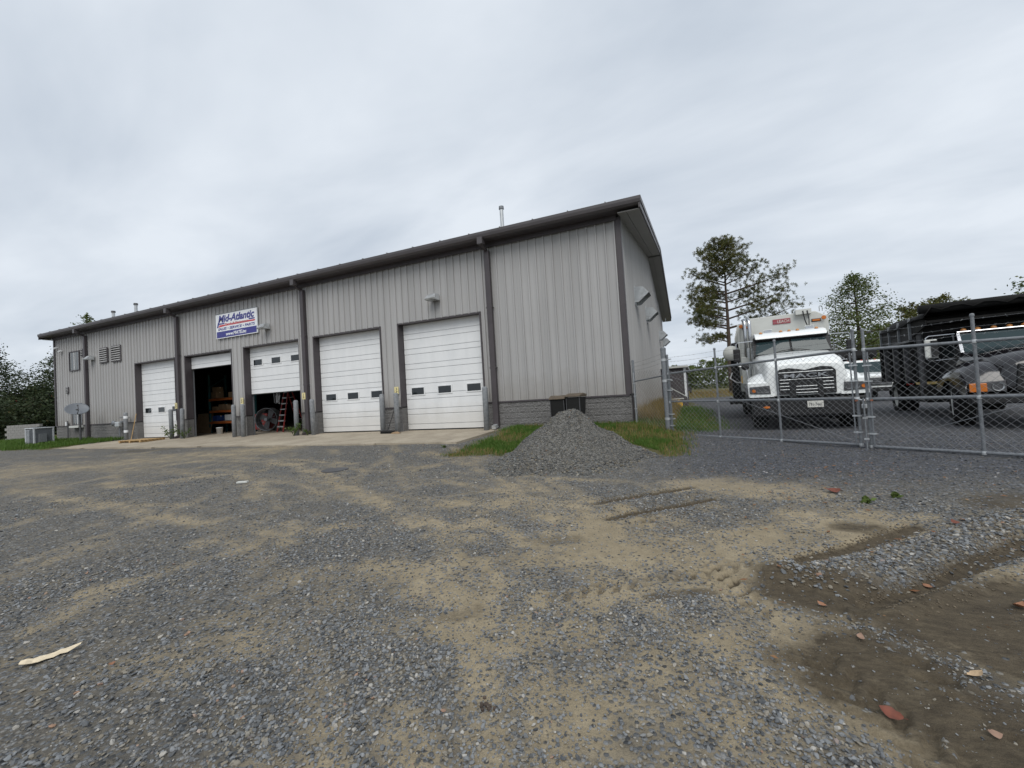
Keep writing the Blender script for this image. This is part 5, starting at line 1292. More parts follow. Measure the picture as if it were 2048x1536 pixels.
# ------------------------------------------------------------------ yard things
# two wheeled bins with brown lids against the block wall
for x, rz, lb in ((-2.14, .10, 'left black wheeled bin with brown lid behind the gravel pile'), (-1.58, -.08, 'right black wheeled bin with brown lid behind the gravel pile')):
    b = thing('wheeled_bin', lb, 'bin', (x, -.85, gzf(x, -.85)), rz, 'wheeled bins by the block wall')
    MB().loft([[(-.20, -.26, .08), (.20, -.26, .08), (.20, .24, .08), (-.20, .24, .08), (-.20, -.26, .08)], [(-.255, -.33, .94), (.255, -.33, .94), (.255, .33, .94), (-.255, .33, .94), (-.255, -.33, .94)]]).build('body', 'bin', b, bevel=.02)
    for s in (-1, 1):
        MB().box(s * .235 - .012, s * .235 + .012, -.338, -.30, .12, .92).build('corner_rib', 'steel_dark', b)
        MB().cyl((s * .22, .24, .1), (s * .28, .24, .1), .1, 14).build('wheel', 'rubber', b)
    MB().prism([(-.38, .95), (-.36, 1.0), (0, 1.06), (.36, 1.03), (.36, .95)], 'x', -.28, .28).build('lid', 'bin_lid', b, bevel=.015)
    MB().cyl((-.2, .36, .98), (.2, .36, .98), .018, 8).build('handle', 'bin', b); b.scale = (.92, .92, 1.0 if x < -2 else 1.04); b.rotation_euler.x = .03 if x < -2 else -.02
# push broom leaning between two doors
b = thing('push_broom', 'black push broom leaning on the wall between the two rightmost doors', 'broom', (-9.25, -.62, -.02))
MB().cyl((0, 0, .08), (.20, .50, 1.36), .014, 8).build('handle', 'black', b)
MB().box(-.32, .32, -.05, .05, .06, .12).build('head', 'black', b, bevel=.01)
br = MB()
for k in range(60): 
    x = -.31 + .62 * k / 59
    for y in (-.03, .0, .03): br.cyl((x, y, .06), (x + random.uniform(-.01, .01), y * 1.5, .0), .006, 3)
br.build('bristles', 'black_dirty', b)
c_ = tag(MB().loft([[(0, 0, 0), (.22, .03, .01), (.42, -.02, .0)], [(.02, .12, .05), (.24, .14, .08), (.40, .12, .03)], [(0, .24, .0), (.2, .26, .02), (.36, .22, .01)]], cap=False).build('crumpled_cardboard', 'cardboard', loc=(-8.98, -.8, -.02)), 'crumpled brown cardboard scrap beside the broom', 'scrap')
sl = c_.modifiers.new('thickness', 'SOLIDIFY'); sl.thickness = .006
# pallet in front of the leftmost door
p = thing('pallet', 'weathered orange-brown wooden pallet lying before the leftmost door', 'pallet', (-24.6, -1.25, -.05), R(6))
for k in range(7): MB().box(-.85, .85, -.55 + k * .17, -.55 + k * .17 + .10, .11, .13).build('plank', 'wood', p)
for x in (-.8, -.05, .7): MB().box(x, x + .1, -.55, .6, .02, .109).build('stringer', 'wood', p)
for k in range(3): MB().box(-.85, .85, -.5 + k * .5, -.4 + k * .5, 0, .0195).build('bottom_plank', 'wood_grey', p)
# air-conditioning condenser
a = thing('air_conditioner', 'grey outdoor air-conditioning unit at the left corner of the building', 'air conditioner', (-34.0, -1.75, gzf(-34.0, -1.75)), R(4))
MB().box(-.62, .62, -.62, .62, -.02, .08).build('pad', 'concrete', a)
MB().box(-.52, .52, -.52, .52, .09, 1.02).build('coil', 'ac_dark', a, bevel=.06)
for s in (-1, 1):
    for q in (-1, 1): MB().box(s * .5 - .05, s * .5 + .05, q * .5 - .05, q * .5 + .05, .08, 1.04).build('corner_post', 'ac', a, bevel=.02)
for k in range(11): MB().box(-.53, -.0, -.545, -.53, .13 + k * .08, .165 + k * .08).build('slat', 'ac', a)
for k in range(11): MB().box(.0, .53, -.545, -.53, .13 + k * .08, .15 + k * .08).build('slat', 'ac_dark', a)
MB().box(-.57, .57, -.57, .57, 1.035, 1.10).build('top', 'ac', a, bevel=.03)
MB().lathe([(.4, 1.105), (.4, 1.13), (.36, 1.14), (0, 1.14)], 24).build('fan_grille', 'ac_dark', a)
MB().box(.54, .66, -.3, .1, .15, .7).build('service_panel', 'galv', a); a.scale = (.82, .82, .9)
# satellite dish on a mast
d = thing('satellite_dish', 'large grey satellite dish on a mast before the lower window', 'satellite dish', (-30.9, -1.15, gzf(-31, -1.1)), 0)
MB().cyl((-.0, 0, -.1), (0, 0, 1.75), .045, 12).build('mast', 'steel_dark', d)
dm_ = MB()
pr_ = [(0.0, .0)] + [(r_, .34 * r_ * r_) for r_ in np.linspace(.08, .52, 9)]
dm_.lathe(pr_, 36)
do = dm_.build('reflector', 'dish', d, smooth=True); do.location = (0, -.12, 1.85); do.rotation_euler = (R(46), R(0), R(70))
sl = do.modifiers.new('thickness', 'SOLIDIFY'); sl.thickness = .02
do.scale = (1.0, .9, 1.0)
MB().cyl((0, 0, 1.6), (0, -.12, 1.9), .07, 10).build('bracket', 'steel_dark', d)
MB().tube([(.0, -.49, .10), (.05, -.40, .35), (.03, -.15, .5)], .018, 6).build('feed_arm', 'steel_dark', do)
MB().cyl((.03, -.15, .52), (.02, -.09, .43), .035, 10).build('feed_horn', 'steel_dark', do)
# gas meter
g = thing('gas_meter', 'grey gas meter with pipework on the block wall left of the first door', 'gas meter', (-28.75, -.28, gzf(-28.7, -.3)))
MB().tube([(-.02, 0, 0), (-.02, 0, .95), (.1, 0, 1.02), (.55, 0, 1.05)], .03, 8).build('riser', 'galv', g)
MB().box(-.26, .14, -.14, .08, .72, 1.02).build('meter', 'galv_bright', g, bevel=.05)
MB().lathe([(0, -.10), (.15, -.09), (.16, -.02), (.12, .03), (0, .04)], 16, (-.42, -.05, .95), 'y').build('regulator', 'galv', g, smooth=True)
MB().tube([(-.5, 0, .95), (.3, 0, .98), (.62, 0, 1.2), (.62, .2, 1.22)], .025, 8).build('pipe', 'galv', g)
MB().tube([(.0, 0, 1.25), (.55, 0, 1.27)], .025, 8).build('pipe', 'galv', g)
u = thing('utility_pipe', 'thin grey conduit with a white box left of the lower window', 'pipe', (-35.0, -.14, gzf(-35, -.2)))
MB().cyl((0, 0, 0), (0, 0, 1.25), .03, 8).build('conduit', 'steel_dark', u); MB().box(-.18, -.04, -.05, .04, .95, 1.2).build('box', 'white_door', u)
pst = tag(MB().cyl((0, 0, 0), (.06, .25, 1.45), .02, 8).build('wooden_pole', 'wood', loc=(-27.55, -.32, .0)), 'thin wooden pole leaning beside the leftmost door', 'pole')
# flattened strip of tan paper in the foreground
pts_ = [(-2.375, -12.66, .02), (-2.36, -12.635, .036), (-2.345, -12.61, .030), (-2.335, -12.58, .040), (-2.325, -12.55, .022), (-2.315, -12.52, .024), (-2.305, -12.49, .018), (-2.29, -12.46, .026), (-2.28, -12.43, .014), (-2.265, -12.40, .009)]
rows = []
for i, (x, y, w_) in enumerate(pts_):
    z = gzf(x, y) + .022 + random.uniform(-.006, .008)
    rows.append([(x - w_, y + w_ * .35, z + random.uniform(-.006, .01)), (x - w_ * .3, y + .01, z + .012), (x + w_ * .4, y - w_ * .1, z + random.uniform(0, .012)), (x + w_, y - w_ * .4, z + random.uniform(-.008, .006))])
o = MB().loft(rows, cap=False).build('paper_strip', 'paper', smooth=False)
sl = o.modifiers.new('thickness', 'SOLIDIFY'); sl.thickness = .003
tag(o, 'torn strip of cream paper lying on the gravel at lower left', 'paper')
# fallen leaves
def leaf_mesh(s, curl, mat):
    b = MB(); n = 7; rows = []
    for i in range(n):
        t = i / (n - 1); w_ = s * .36 * math.sin(math.pi * min(1, t * .96 + .04)) ** .7 * (1 + .12 * math.sin(i * 2.3))
        z = curl * s * (t - .5) ** 2
        rows.append([((t - .5) * s, -w_, z + .25 * w_), ((t - .5) * s, -w_ * .5, z + .05 * w_), ((t - .5) * s, 0, z), ((t - .5) * s, w_ * .5, z + .06 * w_), ((t - .5) * s, w_, z + .3 * w_)])
    b.loft(rows, cap=False); b.cyl((-.5 * s, 0, curl * s * .25), (-.68 * s, .02 * s, curl * s * .3 + .005), s * .012, 4)
    return b.mesh('fallen_leaf', mat, True)
def leafmat(nm, col):
    return simple(nm, col, .7, var=.3, scale=30)
M['leaf_red'] = leafmat('leaf_red', (.15, .045, .026)); M['leaf_tan'] = leafmat('leaf_tan', (.46, .33, .20)); M['leaf_orange'] = leafmat('leaf_orange', (.27, .13, .07)); M['leaf_pink'] = leafmat('leaf_pink', (.27, .17, .12))
for x, y, s, mt, rz, lb in ((2.50, -11.50, .085, 'leaf_red', 2.7, 'large dark red fallen leaf on the mud at lower right'), (2.98, -11.10, .075, 'leaf_tan', .4, 'broad tan fallen leaf on the dark mud'),
                            (3.35, -7.46, .16, 'leaf_red', .3, 'curled red leaf on the gravel before the gates'), (2.57, -10.91, .05, 'leaf_pink', 1.2, 'small pinkish leaf on the brown mud'),
                            (4.02, -8.57, .09, 'leaf_red', 2.0, 'red leaf on the gravel berm at the right'), (3.58, -10.26, .09, 'leaf_orange', .8, 'orange leaf at the right edge of the mud'),
                            (2.84, -11.52, .05, 'leaf_pink', .2, 'small folded pink leaf near the lower right corner'), (2.47, -10.55, .055, 'leaf_orange', 2.4, 'orange leaf beside the wheel rut'),
                            (-1.75, -12.45, .035, 'leaf_orange', 1.0, 'tiny orange leaf right of the cream paper strip'), (3.25, -9.95, .06, 'leaf_orange', 2.2, 'orange leaf in the dark rut at the right')):
    o = obj('fallen_leaf', leaf_mesh(s, random.uniform(.5, 1.2), mt), loc=(x, y, gzf(x, y) + .012)); o.rotation_euler = (random.uniform(-.3, .3), random.uniform(-.3, .3), rz)
    tag(o, lb, 'leaf', 'fallen leaves on the yard')
lit = MB()
for k in range(190):
    if k < 170: x, y = random.gauss(3.6, 1.3), random.gauss(-6.6, 1.0)
    elif k < 220: x, y = random.uniform(2.0, 4.0), random.uniform(-11.8, -8.5)
    else: x, y = random.uniform(-6, 4), random.uniform(-12, -5)
    s = random.uniform(.012, .034); rz = random.uniform(0, 6.28); z = gzf(x, y) + .016
    cs, sn = math.cos(rz) * s, math.sin(rz) * s; h = random.uniform(0, .015)
    lit.add([(x - cs, y - sn, z), (x + sn * .45, y - cs * .45, z + h), (x + cs, y + sn, z + .006), (x - sn * .45, y + cs * .45, z + .003)], [(0, 1, 2, 3)])
tag(lit.build('leaf_litter', 'dead_leaf'), 'small dry leaf bits strewn before the gates', 'leaves', kind='stuff')
# clod and dark iron cover
o = MB()
for k in range(14):
    o.lathe([(0, -.02), (.011, -.008), (.009, .006), (0, .009)], 6, (.70 + random.gauss(0, .025), -12.03 + random.gauss(0, .02), gzf(.7, -12.03) + .004))
tag(o.build('dirt_clod', 'bark'), 'small brown clod of earth on the gravel near the bottom', 'clod')
o = MB().lathe([(0, .012), (.26, .008), (.28, .003), (.28, -.06)], 28).build('drain_cover', 'steel_dark', loc=(-5.53, -6.92, gzf(-5.53, -6.92) + .012))
tag(o, 'round dark drain cover set in the gravel before the doors', 'drain cover')
o = MB().box(-.10, .10, -.04, .04, 0, .035).build('wood_offcut', 'off_white', loc=(-6.68, -8.21, gzf(-6.68, -8.21) + .01), bevel=.005); o.rotation_euler = (0, 0, .5)
tag(o, 'small pale offcut lying in the middle of the yard', 'offcut')

# ------------------------------------------------------------------ inside the open bays
rk = thing('pallet_rack', 'pallet rack with teal uprights and orange beams inside the open doorway', 'rack', (-25.6, 2.8, .005), R(0))
for x in (0, 2.75):
    for y in (0, 1.0): MB().box(x - .05, x + .05, y - .05, y + .05, 0, 3.6).build('upright', 'rack_blue', rk)
    for z in (.4, 1.2, 2.0, 2.8): MB().bar((x, .03, z), (x, .97, z + .6), .03, .05).build('brace', 'rack_blue', rk)
for z in (.55, 1.22, 1.95):
    for y in (-.03, 1.0): MB().box(.051, 2.70, y - .05, y + .02, z, z + .13).build('beam', 'rack_orange', rk)
    MB().box(.06, 2.68, .0, .94, z + .131, z + .15).build('deck', 'wood', rk)
bx_ = [(.35, .72, .45, .32, 'blue', 'blue plastic tote on the bottom shelf of the orange rack'), (1.5, .72, .5, .35, 'white_door', 'pale box on the bottom shelf of the orange rack'), (2.2, .72, .4, .3, 'cardboard', 'brown box at the right of the bottom rack shelf'),
       (.35, 1.38, .5, .22, 'cardboard', 'flat brown box at the left of the middle rack shelf'), (.95, 1.38, .45, .34, 'cardboard', 'taller brown box in the middle of the middle rack shelf'), (1.7, 1.38, .6, .25, 'cardboard', 'long brown box at the right of the middle rack shelf'),
       (.3, 2.11, .5, .38, 'cardboard', 'lower brown box at the left of the top rack shelf'), (1.9, 2.11, .45, .3, 'cardboard', 'brown box at the right of the top rack shelf')]
for x, z, w_, h, mt, lb in bx_:
    b = thing('storage_box', lb, 'box', (-25.6 + x + w_ / 2, 2.92, z + .006), random.uniform(-.05, .05), 'boxes on the rack')
    MB().box(-w_ / 2, w_ / 2, -.2, .25, 0, h).build('carton', mt, b, bevel=.006); MB().box(-w_ / 2 - .001, w_ / 2 + .001, -.01, .05, h - .08, h + .002).build('tape', 'paper', b)
b = thing('storage_box', 'upper brown box stacked on another at the left of the top rack shelf', 'box', (-25.02, 2.94, 2.50), .08, 'boxes on the rack')
MB().box(-.2, .2, -.18, .22, 0, .3).build('carton', 'cardboard', b, bevel=.006); MB().box(-.201, .201, -.01, .05, .22, .302).build('tape', 'paper', b)
bk = thing('bucket', 'white plastic bucket on the floor before the orange rack', 'bucket', (-23.1, 1.75, .005))
MB().lathe([(0, 0), (.14, 0), (.165, .34), (.175, .34), (.175, .37), (.155, .37), (.13, .03), (0, .03)], 20).build('pail', 'sign_white', bk, smooth=True)
MB().tube([(.17 * math.cos(t), -.03, .33 - .12 * math.sin(t)) for t in np.linspace(0, 3.14, 9)], .004, 4).build('handle', 'galv', bk)
wp = thing('plywood_sheet', 'brown plywood sheet leaning inside the open doorway', 'plywood', (-26.05, 2.6, .01), R(10))
MB().add([(-.6, 0, 0), (.6, 0, 0), (.6, .25, 1.2), (-.6, .25, 1.2), (-.6, .02, 0), (.6, .02, 0), (.6, .27, 1.2), (-.6, .27, 1.2)], [(0, 1, 2, 3), (7, 6, 5, 4), (0, 4, 5, 1), (3, 2, 6, 7), (0, 3, 7, 4), (1, 5, 6, 2)]).build('sheet', 'cardboard', wp)
fn = thing('drum_fan', 'big round drum fan on the floor under the half raised door', 'fan', (-19.75, 2.3, .005), R(20))
MB().lathe([(.60, -.25), (.62, -.27), (.63, -.2), (.60, 0), (.63, .2), (.62, .27), (.60, .25)], 32, (0, 0, .68), 'y').build('drum', 'galv', fn, smooth=True)
for r_ in (.15, .28, .41, .53): MB().tube([(r_ * math.cos(t), -.26, .68 + r_ * math.sin(t)) for t in np.linspace(0, 6.2832, 25)], .005, 4).build('guard_ring', 'steel_dark', fn)
for k in range(4):
    t = k * math.pi / 2 + .3; MB().cyl((0, -.26, .68), (.6 * math.cos(t), -.26, .68 + .6 * math.sin(t)), .008, 5).build('guard_spoke', 'steel_dark', fn)
    bl = MB().prism([(-.09, .1), (.12, .1), (.2, .5), (-.14, .52)], 'y', -.01, .01).build('blade', 'steel_dark', fn, loc=(0, 0, .68)); bl.rotation_euler = (0, t, R(0))
MB().lathe([(0, -.29), (.09, -.28), (.1, -.2), (.1, .1), (0, .12)], 16, (0, 0, .68), 'y').build('hub', 'galv', fn)
for s in (-1, 1): MB().tube([(s * .62, .2, .68), (s * .5, .2, .04), (s * .5, -.2, .04), (s * .62, -.2, .68)], .02, 6).build('stand', 'steel_dark', fn)
tcst = thing('tool_chest', 'red tool chest left of the drum fan', 'tool chest', (-20.9, 2.9, .005), R(8))
MB().box(-.5, .5, -.3, .3, .12, 1.0).build('cabinet', 'ladder_red', tcst, bevel=.02)
for k in range(4):
    dr_ = MB().box(-.46, .46, -.32, -.301, .18 + k * .2, .35 + k * .2).build('drawer', 'ladder_red', tcst, bevel=.006); MB().box(-.3, .3, -.34, -.321, .31 + k * .2, .33 + k * .2).build('handle', 'chrome', dr_)
for x in (-.4, .4):
    for y in (-.2, .2): MB().cyl((x - .02, y, .06), (x + .02, y, .06), .058, 10).build('caster', 'rubber', tcst)
ld = thing('step_ladder', 'red fibreglass step ladder inside the half raised door', 'ladder', (-18.0, 2.1, .005), R(-14))
H_ = 2.4
for s in (-1, 1):
    MB().bar((s * .33, -.45, 0), (s * .20, 0, H_), .035, .07).build('front_rail', 'ladder_red', ld); MB().bar((s * .36, .75, 0), (s * .21, .06, H_), .03, .05).build('rear_rail', 'ladder_red', ld)
for k in range(1, 8):
    t = k / 8; y = -.45 * (1 - t); w_ = .33 - .13 * t
    MB().box(-w_, w_, y - .05, y + .05, H_ * t - .05, H_ * t + .012).build('step', 'galv_bright', ld)
    if k < 7: MB().cyl((-(.36 - .15 * t), .75 - .69 * t, H_ * t), (.36 - .15 * t, .75 - .69 * t, H_ * t), .014, 6).build('rear_bar', 'galv_bright', ld)
MB().box(-.24, .24, -.12, .15, H_, H_ + .05).build('cap', 'ladder_red', ld)
hb_ = thing('hanging_cords', 'bundle of pale cords hanging inside the half raised door', 'cord', (-20.1, 3.1, 1.5))
for k in range(8):
    x = random.uniform(-.2, .2)
    MB().tube([(x, 0, 1.1), (x + random.uniform(-.1, .1), random.uniform(-.1, .1), .6), (x + random.uniform(-.15, .15), .0, .1), (x + random.uniform(-.1, .2), .05, .0 + random.uniform(0, .2)), (x + .1, .03, .5)], .012, 5).build('cord', 'sign_white', hb_)
MB().cyl((-.3, 0, 1.12), (.3, 0, 1.12), .03, 8).build('hook_bar', 'steel_dark', hb_); MB().cyl((0, 0, 1.1), (0, 0, 5.4), .01, 5).build('hanger', 'steel_dark', hb_)

# ------------------------------------------------------------------ things beyond the fence
sh = thing('storage_shed', 'small dark shed with white corner boards beside the building', 'shed', (.75, 16.6, -.17), R(-3))
for k in range(9): MB().box(-.85 + k * .189, -.85 + (k + 1) * .189 - .012, -.02, .0, .1, 2.45).build('board', 'shed_dark', sh)
MB().box(-.85, .85, .001, 2.2, .1, 2.4).build('wall', 'shed_dark', sh)
for x in (-.86, .74): MB().box(x, x + .14, -.05, -.021, .1, 2.5).build('corner_board', 'sign_white', sh)
MB().prism([(-.25, 2.52), (2.4, 2.2), (2.4, 2.3), (-.25, 2.64)], 'x', -1.05, 1.05).build('roof', 'off_white', sh)
rp = thing('leaning_panel', 'dark panel leaning beside the small shed', 'panel', (.42, 14.6, -.15), R(4))
MB().prism([(0, 0), (1.25, 0), (1.2, .55), (.0, 1.35)], 'y', 0, .06).build('panel', 'shed_dark', rp); MB().bar((0, -.01, 1.36), (1.2, -.01, .57), .06, .05).build('edge_strip', 'off_white', rp)
yl = thing('yellow_spreader', 'yellow plastic machine part lying in the grass behind the gate post', 'machine part', (.75, 10.9, gzf(.75, 10.9)), R(8))
for s in (-1, 1):
    MB().loft([[(s * .18, -.15, .05), (s * .18, .15, .05), (s * .18, .12, .32), (s * .18, -.12, .32), (s * .18, -.15, .05)], [(s * .48, -.2, .02), (s * .48, .2, .02), (s * .48, .12, .42), (s * .48, -.12, .42), (s * .48, -.2, .02)], [(s * .62, -.1, .1), (s * .62, .1, .1), (s * .62, .06, .3), (s * .62, -.06, .3), (s * .62, -.1, .1)]]).build('lobe', 'yellow', yl, bevel=.03)
MB().box(-.2, .2, -.06, .06, .1, .2).build('link', 'yellow', yl); MB().cyl((-.1, .3, .45), (.75, .3, .47), .03, 8).build('bar', 'off_white', yl)
tr = thing('utility_trailer', 'small dark trailer parked on the grass far behind the gate', 'trailer', (-1.2, 41.0, -.17), R(0))
tr.location = (0.7, 43.5, -.17)
MB().box(-1.25, 1.25, -1.0, 2.2, .55, .68).build('deck', 'black', tr)
for x in (-1.3, 1.3): wheel(tr, x * .95, .4, .34, .2, 'steel_dark', 1 if x > 0 else -1)
MB().box(-.9, -.2, -.4, .6, .68, 1.25).build('crate', 'rack_blue', tr); MB().box(.1, .5, -.3, .4, .68, 1.5).build('engine', 'black_dirty', tr, bevel=.05); MB().cyl((.3, 0, 1.5), (.5, 0, 1.75), .1, 8).build('cap', 'ladder_red', tr)
MB().box(-1.3, 1.3, -1.06, -1.001, .6, .85).build('rail', 'steel_dark', tr); MB().box(.5, 1.25, -.8, 1.8, .68, 1.05).build('box', 'shed_dark', tr)
# red building far to the left, low block wall
rb = thing('far_building', 'distant red and white building seen through the trees at far left', 'building', (-127, 30, 0), R(10))
MB().box(-22, 22, 0, 14, 0, 7.4).build('wall', 'off_white', rb); MB().box(-22, 22, -.1, -.001, 5.4, 7.2).build('red_band', 'red_wall', rb); MB().box(-22.4, 22.4, -.5, 14.4, 7.41, 7.9).build('roof', 'galv', rb)
for k in range(8): MB().box(-19 + k * 5, -17 + k * 5, -.12, -.001, 1.5, 3.5).build('window', 'glass', rb)
lw = thing('low_wall', 'low pale block wall at far left behind the air-conditioning unit', 'wall', (-46.5, 1.5, .0), R(12))
for c in range(6):
    for k in range(8): MB().box(-1.7 + k * .42 + (.21 if c % 2 else 0), -1.3 + k * .42 + (.21 if c % 2 else 0) , 0, .2, c * .205, c * .205 + .197).build('block', 'mortar', lw)

# ------------------------------------------------------------------ vegetation
def quads_mesh(name, verts, nper, mat):
    n = len(verts) // nper; me = bpy.data.meshes.new(name)
    me.vertices.add(len(verts)); me.vertices.foreach_set('co', np.asarray(verts, dtype=np.float32).ravel())
    me.loops.add(len(verts)); me.loops.foreach_set('vertex_index', np.arange(len(verts), dtype=np.int32))
    me.polygons.add(n); me.polygons.foreach_set('loop_start', np.arange(0, len(verts), nper, dtype=np.int32)); me.polygons.foreach_set('loop_total', np.full(n, nper, dtype=np.int32))
    me.materials.append(M[mat]); me.update(); me.validate(); return me
def leaf_quads(cent, size, flat=.5):
    n = len(cent)
    a = RNG.normal(size=(n, 3)); a[:, 2] *= flat; a /= np.linalg.norm(a, axis=1)[:, None]
    b = RNG.normal(size=(n, 3)); b -= (b * a).sum(1)[:, None] * a; b /= np.linalg.norm(b, axis=1)[:, None]
    s = size * RNG.uniform(.6, 1.3, n)[:, None]
    v = np.stack([cent - a * s, cent + b * s * .55, cent + a * s, cent - b * s * .55], 1)
    return v.reshape(-1, 3)
def trunk_limbs(parent, h, r_, limbs, lean=0.0):
    pts = [(lean * (k / 6) ** 2 + random.uniform(-.05, .05) * (k > 0), random.uniform(-.05, .05) * (k > 0), h * k / 6) for k in range(7)]
    tb = MB().tube(pts, [r_ * (1 - .88 * k / 6) for k in range(7)], 9); tb.build('trunk', 'bark', parent, smooth=True)
    lb = MB()
    for path, rr in limbs: lb.tube(path, [rr * (1 - .8 * k / (len(path) - 1)) for k in range(len(path))], 5)
    if limbs: lb.build('limbs', 'bark', parent, smooth=True)
def broad_tree(name, label, cat, loc, h, w, mat, n_cl=60, per=160, leaf=.11, shape='cone', base=.12, seed=0, group=None, gap=.30):
    random.seed(seed); T_ = thing(name, label, cat, loc, random.uniform(0, 6), group)
    limbs = []; cl = []
    for k in range(n_cl):
        t = base + (1 - base) * ((k + random.random()) / n_cl); ang_ = k * 2.39996 + random.uniform(-.5, .5)
        env = (1 - t) ** .75 * 1.05 + .06 if shape == 'cone' else math.sin(math.pi * min(1, (t - base) / (1 - base) * .86 + .12)) ** .6
        L = w / 2 * env * random.uniform(.65, 1.12)
        rise = L * random.uniform(.05, .4) if shape == 'cone' else L * random.uniform(.1, .6)
        z0 = h * t * .96 - rise * .6
        p0 = (0, 0, max(.3, z0)); p1 = (L * .5 * math.cos(ang_), L * .5 * math.sin(ang_), max(.4, z0 + rise * .45)); p2 = (L * math.cos(ang_), L * math.sin(ang_), max(.5, z0 + rise))
        limbs.append(([p0, p1, p2], max(.02, .012 * L + .012 * h * .12)))
        m_ = max(10, int(per * (.35 + L / (w / 2))))
        tt = RNG.uniform(.25, 1.05, m_)[:, None]
        c = np.array(p0) * (1 - tt) + np.array(p2) * tt
        c = c + RNG.normal(0, 1, (m_, 3)) * np.array([.11 * L + .15, .11 * L + .15, .07 * L + .14]); 
        cl.append(c)
    trunk_limbs(T_, h * .97, h * .018 + .03, limbs)
    cen_ = np.vstack(cl)
    keep = vnoise3(cen_ * (2.2 / max(.5, w / 6))) > gap
    obj('crown', quads_mesh('crown', leaf_quads(cen_[keep], leaf), 4, mat), T_)
    return T_
def vnoise3(p): return .5 * (vnoise(p[:, 0] + 31, p[:, 1] + 7) + vnoise(p[:, 1] * 1.1 + 3, p[:, 2] * 1.1 + 50)) 

# tall pine behind the white truck: explicit limbs, needle tufts
random.seed(3)
PN = thing('pine_tree', 'tall open-crowned pine rising behind the white refuse truck', 'tree', (5.97, 36.65, -.17))
limbs = []; tuft = []
rt = np.array([rgt.x, rgt.y, 0]); rt /= np.linalg.norm(rt); dp = np.array([fwd.x, fwd.y, 0]); dp /= np.linalg.norm(dp)
spec = []
for z, l_, r2 in ((6.2, 3.3, 0), (7.6, 3.6, 7.6), (8.6, 3.9, 5.2), (9.5, 3.4, 6.0), (10.4, 3.9, 4.4), (11.3, 3.6, 5.7), (12.3, 3.4, 4.0), (13.2, 2.0, 3.4), (14.0, 2.7, 2.5), (14.8, 2.4, 2.8), (15.6, 1.6, 1.8), (16.2, 1.0, 1.0)):
    for L, s in ((l_, -1), (r2, 1)):
        if L > 0: spec.append((z, s, L, random.uniform(-.35, .35)))
    for q in ((1.57, -1.57) if z > 12 else (1.57,)): spec.append((z + .3, 1, L * .7 if L else 2.2, q + random.uniform(-.5, .5)))
for z, s, L, az in spec:
    d_ = s * rt * math.cos(az) + dp * math.sin(az)
    up_ = .38 if z > 12 else (.20 if s > 0 else .10); droop = -.12 if z < 7 else 0
    p = [np.array([0, 0, z - .5]), d_ * L * .35 + [0, 0, z - .3 + L * up_ * .25], d_ * L * .7 + [0, 0, z - .2 + L * (up_ * .6 + droop)], d_ * L + [0, 0, z + L * (up_ + droop * 1.5)]]
    limbs.append(([tuple(q) for q in p], .045 + .011 * L))
    nt = int((22 + 21 * L) * (1 if z < 12.5 else .75))
    for k in range(nt):
        t = random.uniform(.30 if L > 2.5 else .15, 1.03); i = min(2, int(t * 3)); u_ = t * 3 - i
        c = p[i] * (1 - u_) + p[i + 1] * u_ if t < 1 else p[3]
        sp_ = .16 + .10 * L * (1.1 - abs(t - .7))
        tuft.append(c + np.array([random.gauss(0, sp_), random.gauss(0, sp_), random.gauss(.16, sp_ * .55)]))
    for k in range(5):
        t = random.uniform(.4, .95); i = min(2, int(t * 3)); c = p[i] * (1 - (t * 3 - i)) + p[i + 1] * (t * 3 - i)
        e = c + np.array([random.gauss(0, .4), random.gauss(0, .4), random.uniform(.1, .6)]); limbs.append(([tuple(c), tuple((c + e) / 2 + [0, 0, .05]), tuple(e)], .018))
trunk_limbs(PN, 16.6, .27, limbs, .3)
tuft = np.array(tuft); nb = 24
dirs = RNG.normal(size=(len(tuft), nb, 3)); dirs[..., 2] = dirs[..., 2] + .45; dirs /= np.linalg.norm(dirs, axis=2)[..., None]
ln = RNG.uniform(.13, .26, (len(tuft), nb, 1)); c = tuft[:, None, :]
sd_ = np.cross(dirs, RNG.normal(size=dirs.shape)); sd_ /= np.linalg.norm(sd_, axis=2)[..., None]
tri = np.stack([c + dirs * .03 - sd_ * .010, c + dirs * .03 + sd_ * .010, c + dirs * ln + sd_ * .016, c + dirs * ln - sd_ * .016], 2).reshape(-1, 3)
obj('needles', quads_mesh('needles', tri, 4, 'pine'), PN)

broad_tree('oak_tree', 'conical green oak standing between the white truck and the dump truck', 'tree', (17.0, 35.9, -.17), 11.3, 11.5, 'oak', 74, 260, .10, 'cone', .08, 5, None, .31)
broad_tree('young_tree', 'low yellowing tree left of the autumn trees behind the dump truck', 'tree', (31.9, 74.6, -.17), 9.5, 11, 'oak', 40, 170, .2, 'round', .1, 6, 'trees behind the dump truck')
broad_tree('young_tree', 'thin rusty-topped tree in the middle above the dump truck sideboards', 'tree', (31.6, 63.7, -.17), 11.3, 6.5, 'oak_autumn', 44, 150, .17, 'round', .1, 7, 'trees behind the dump truck')
broad_tree('young_tree', 'orange-tinged tree above the front of the dump truck tarp', 'tree', (38.4, 71.8, -.17), 13.0, 9.5, 'oak_autumn', 50, 170, .19, 'round', .1, 8, 'trees behind the dump truck')
broad_tree('leafy_tree', 'green tree cut off by the right edge of the photo', 'tree', (33.2, 38.5, -.17), 11.6, 6.8, 'oak', 50, 200, .15, 'round', .2, 9)
broad_tree('dark_tree', 'tall dark tree at the left edge of the photo', 'tree', (-63.5, 4.2, 0), 10.6, 12, 'oak_dark', 66, 300, .11, 'cone', .02, 10, 'dark trees left of the building', .22)
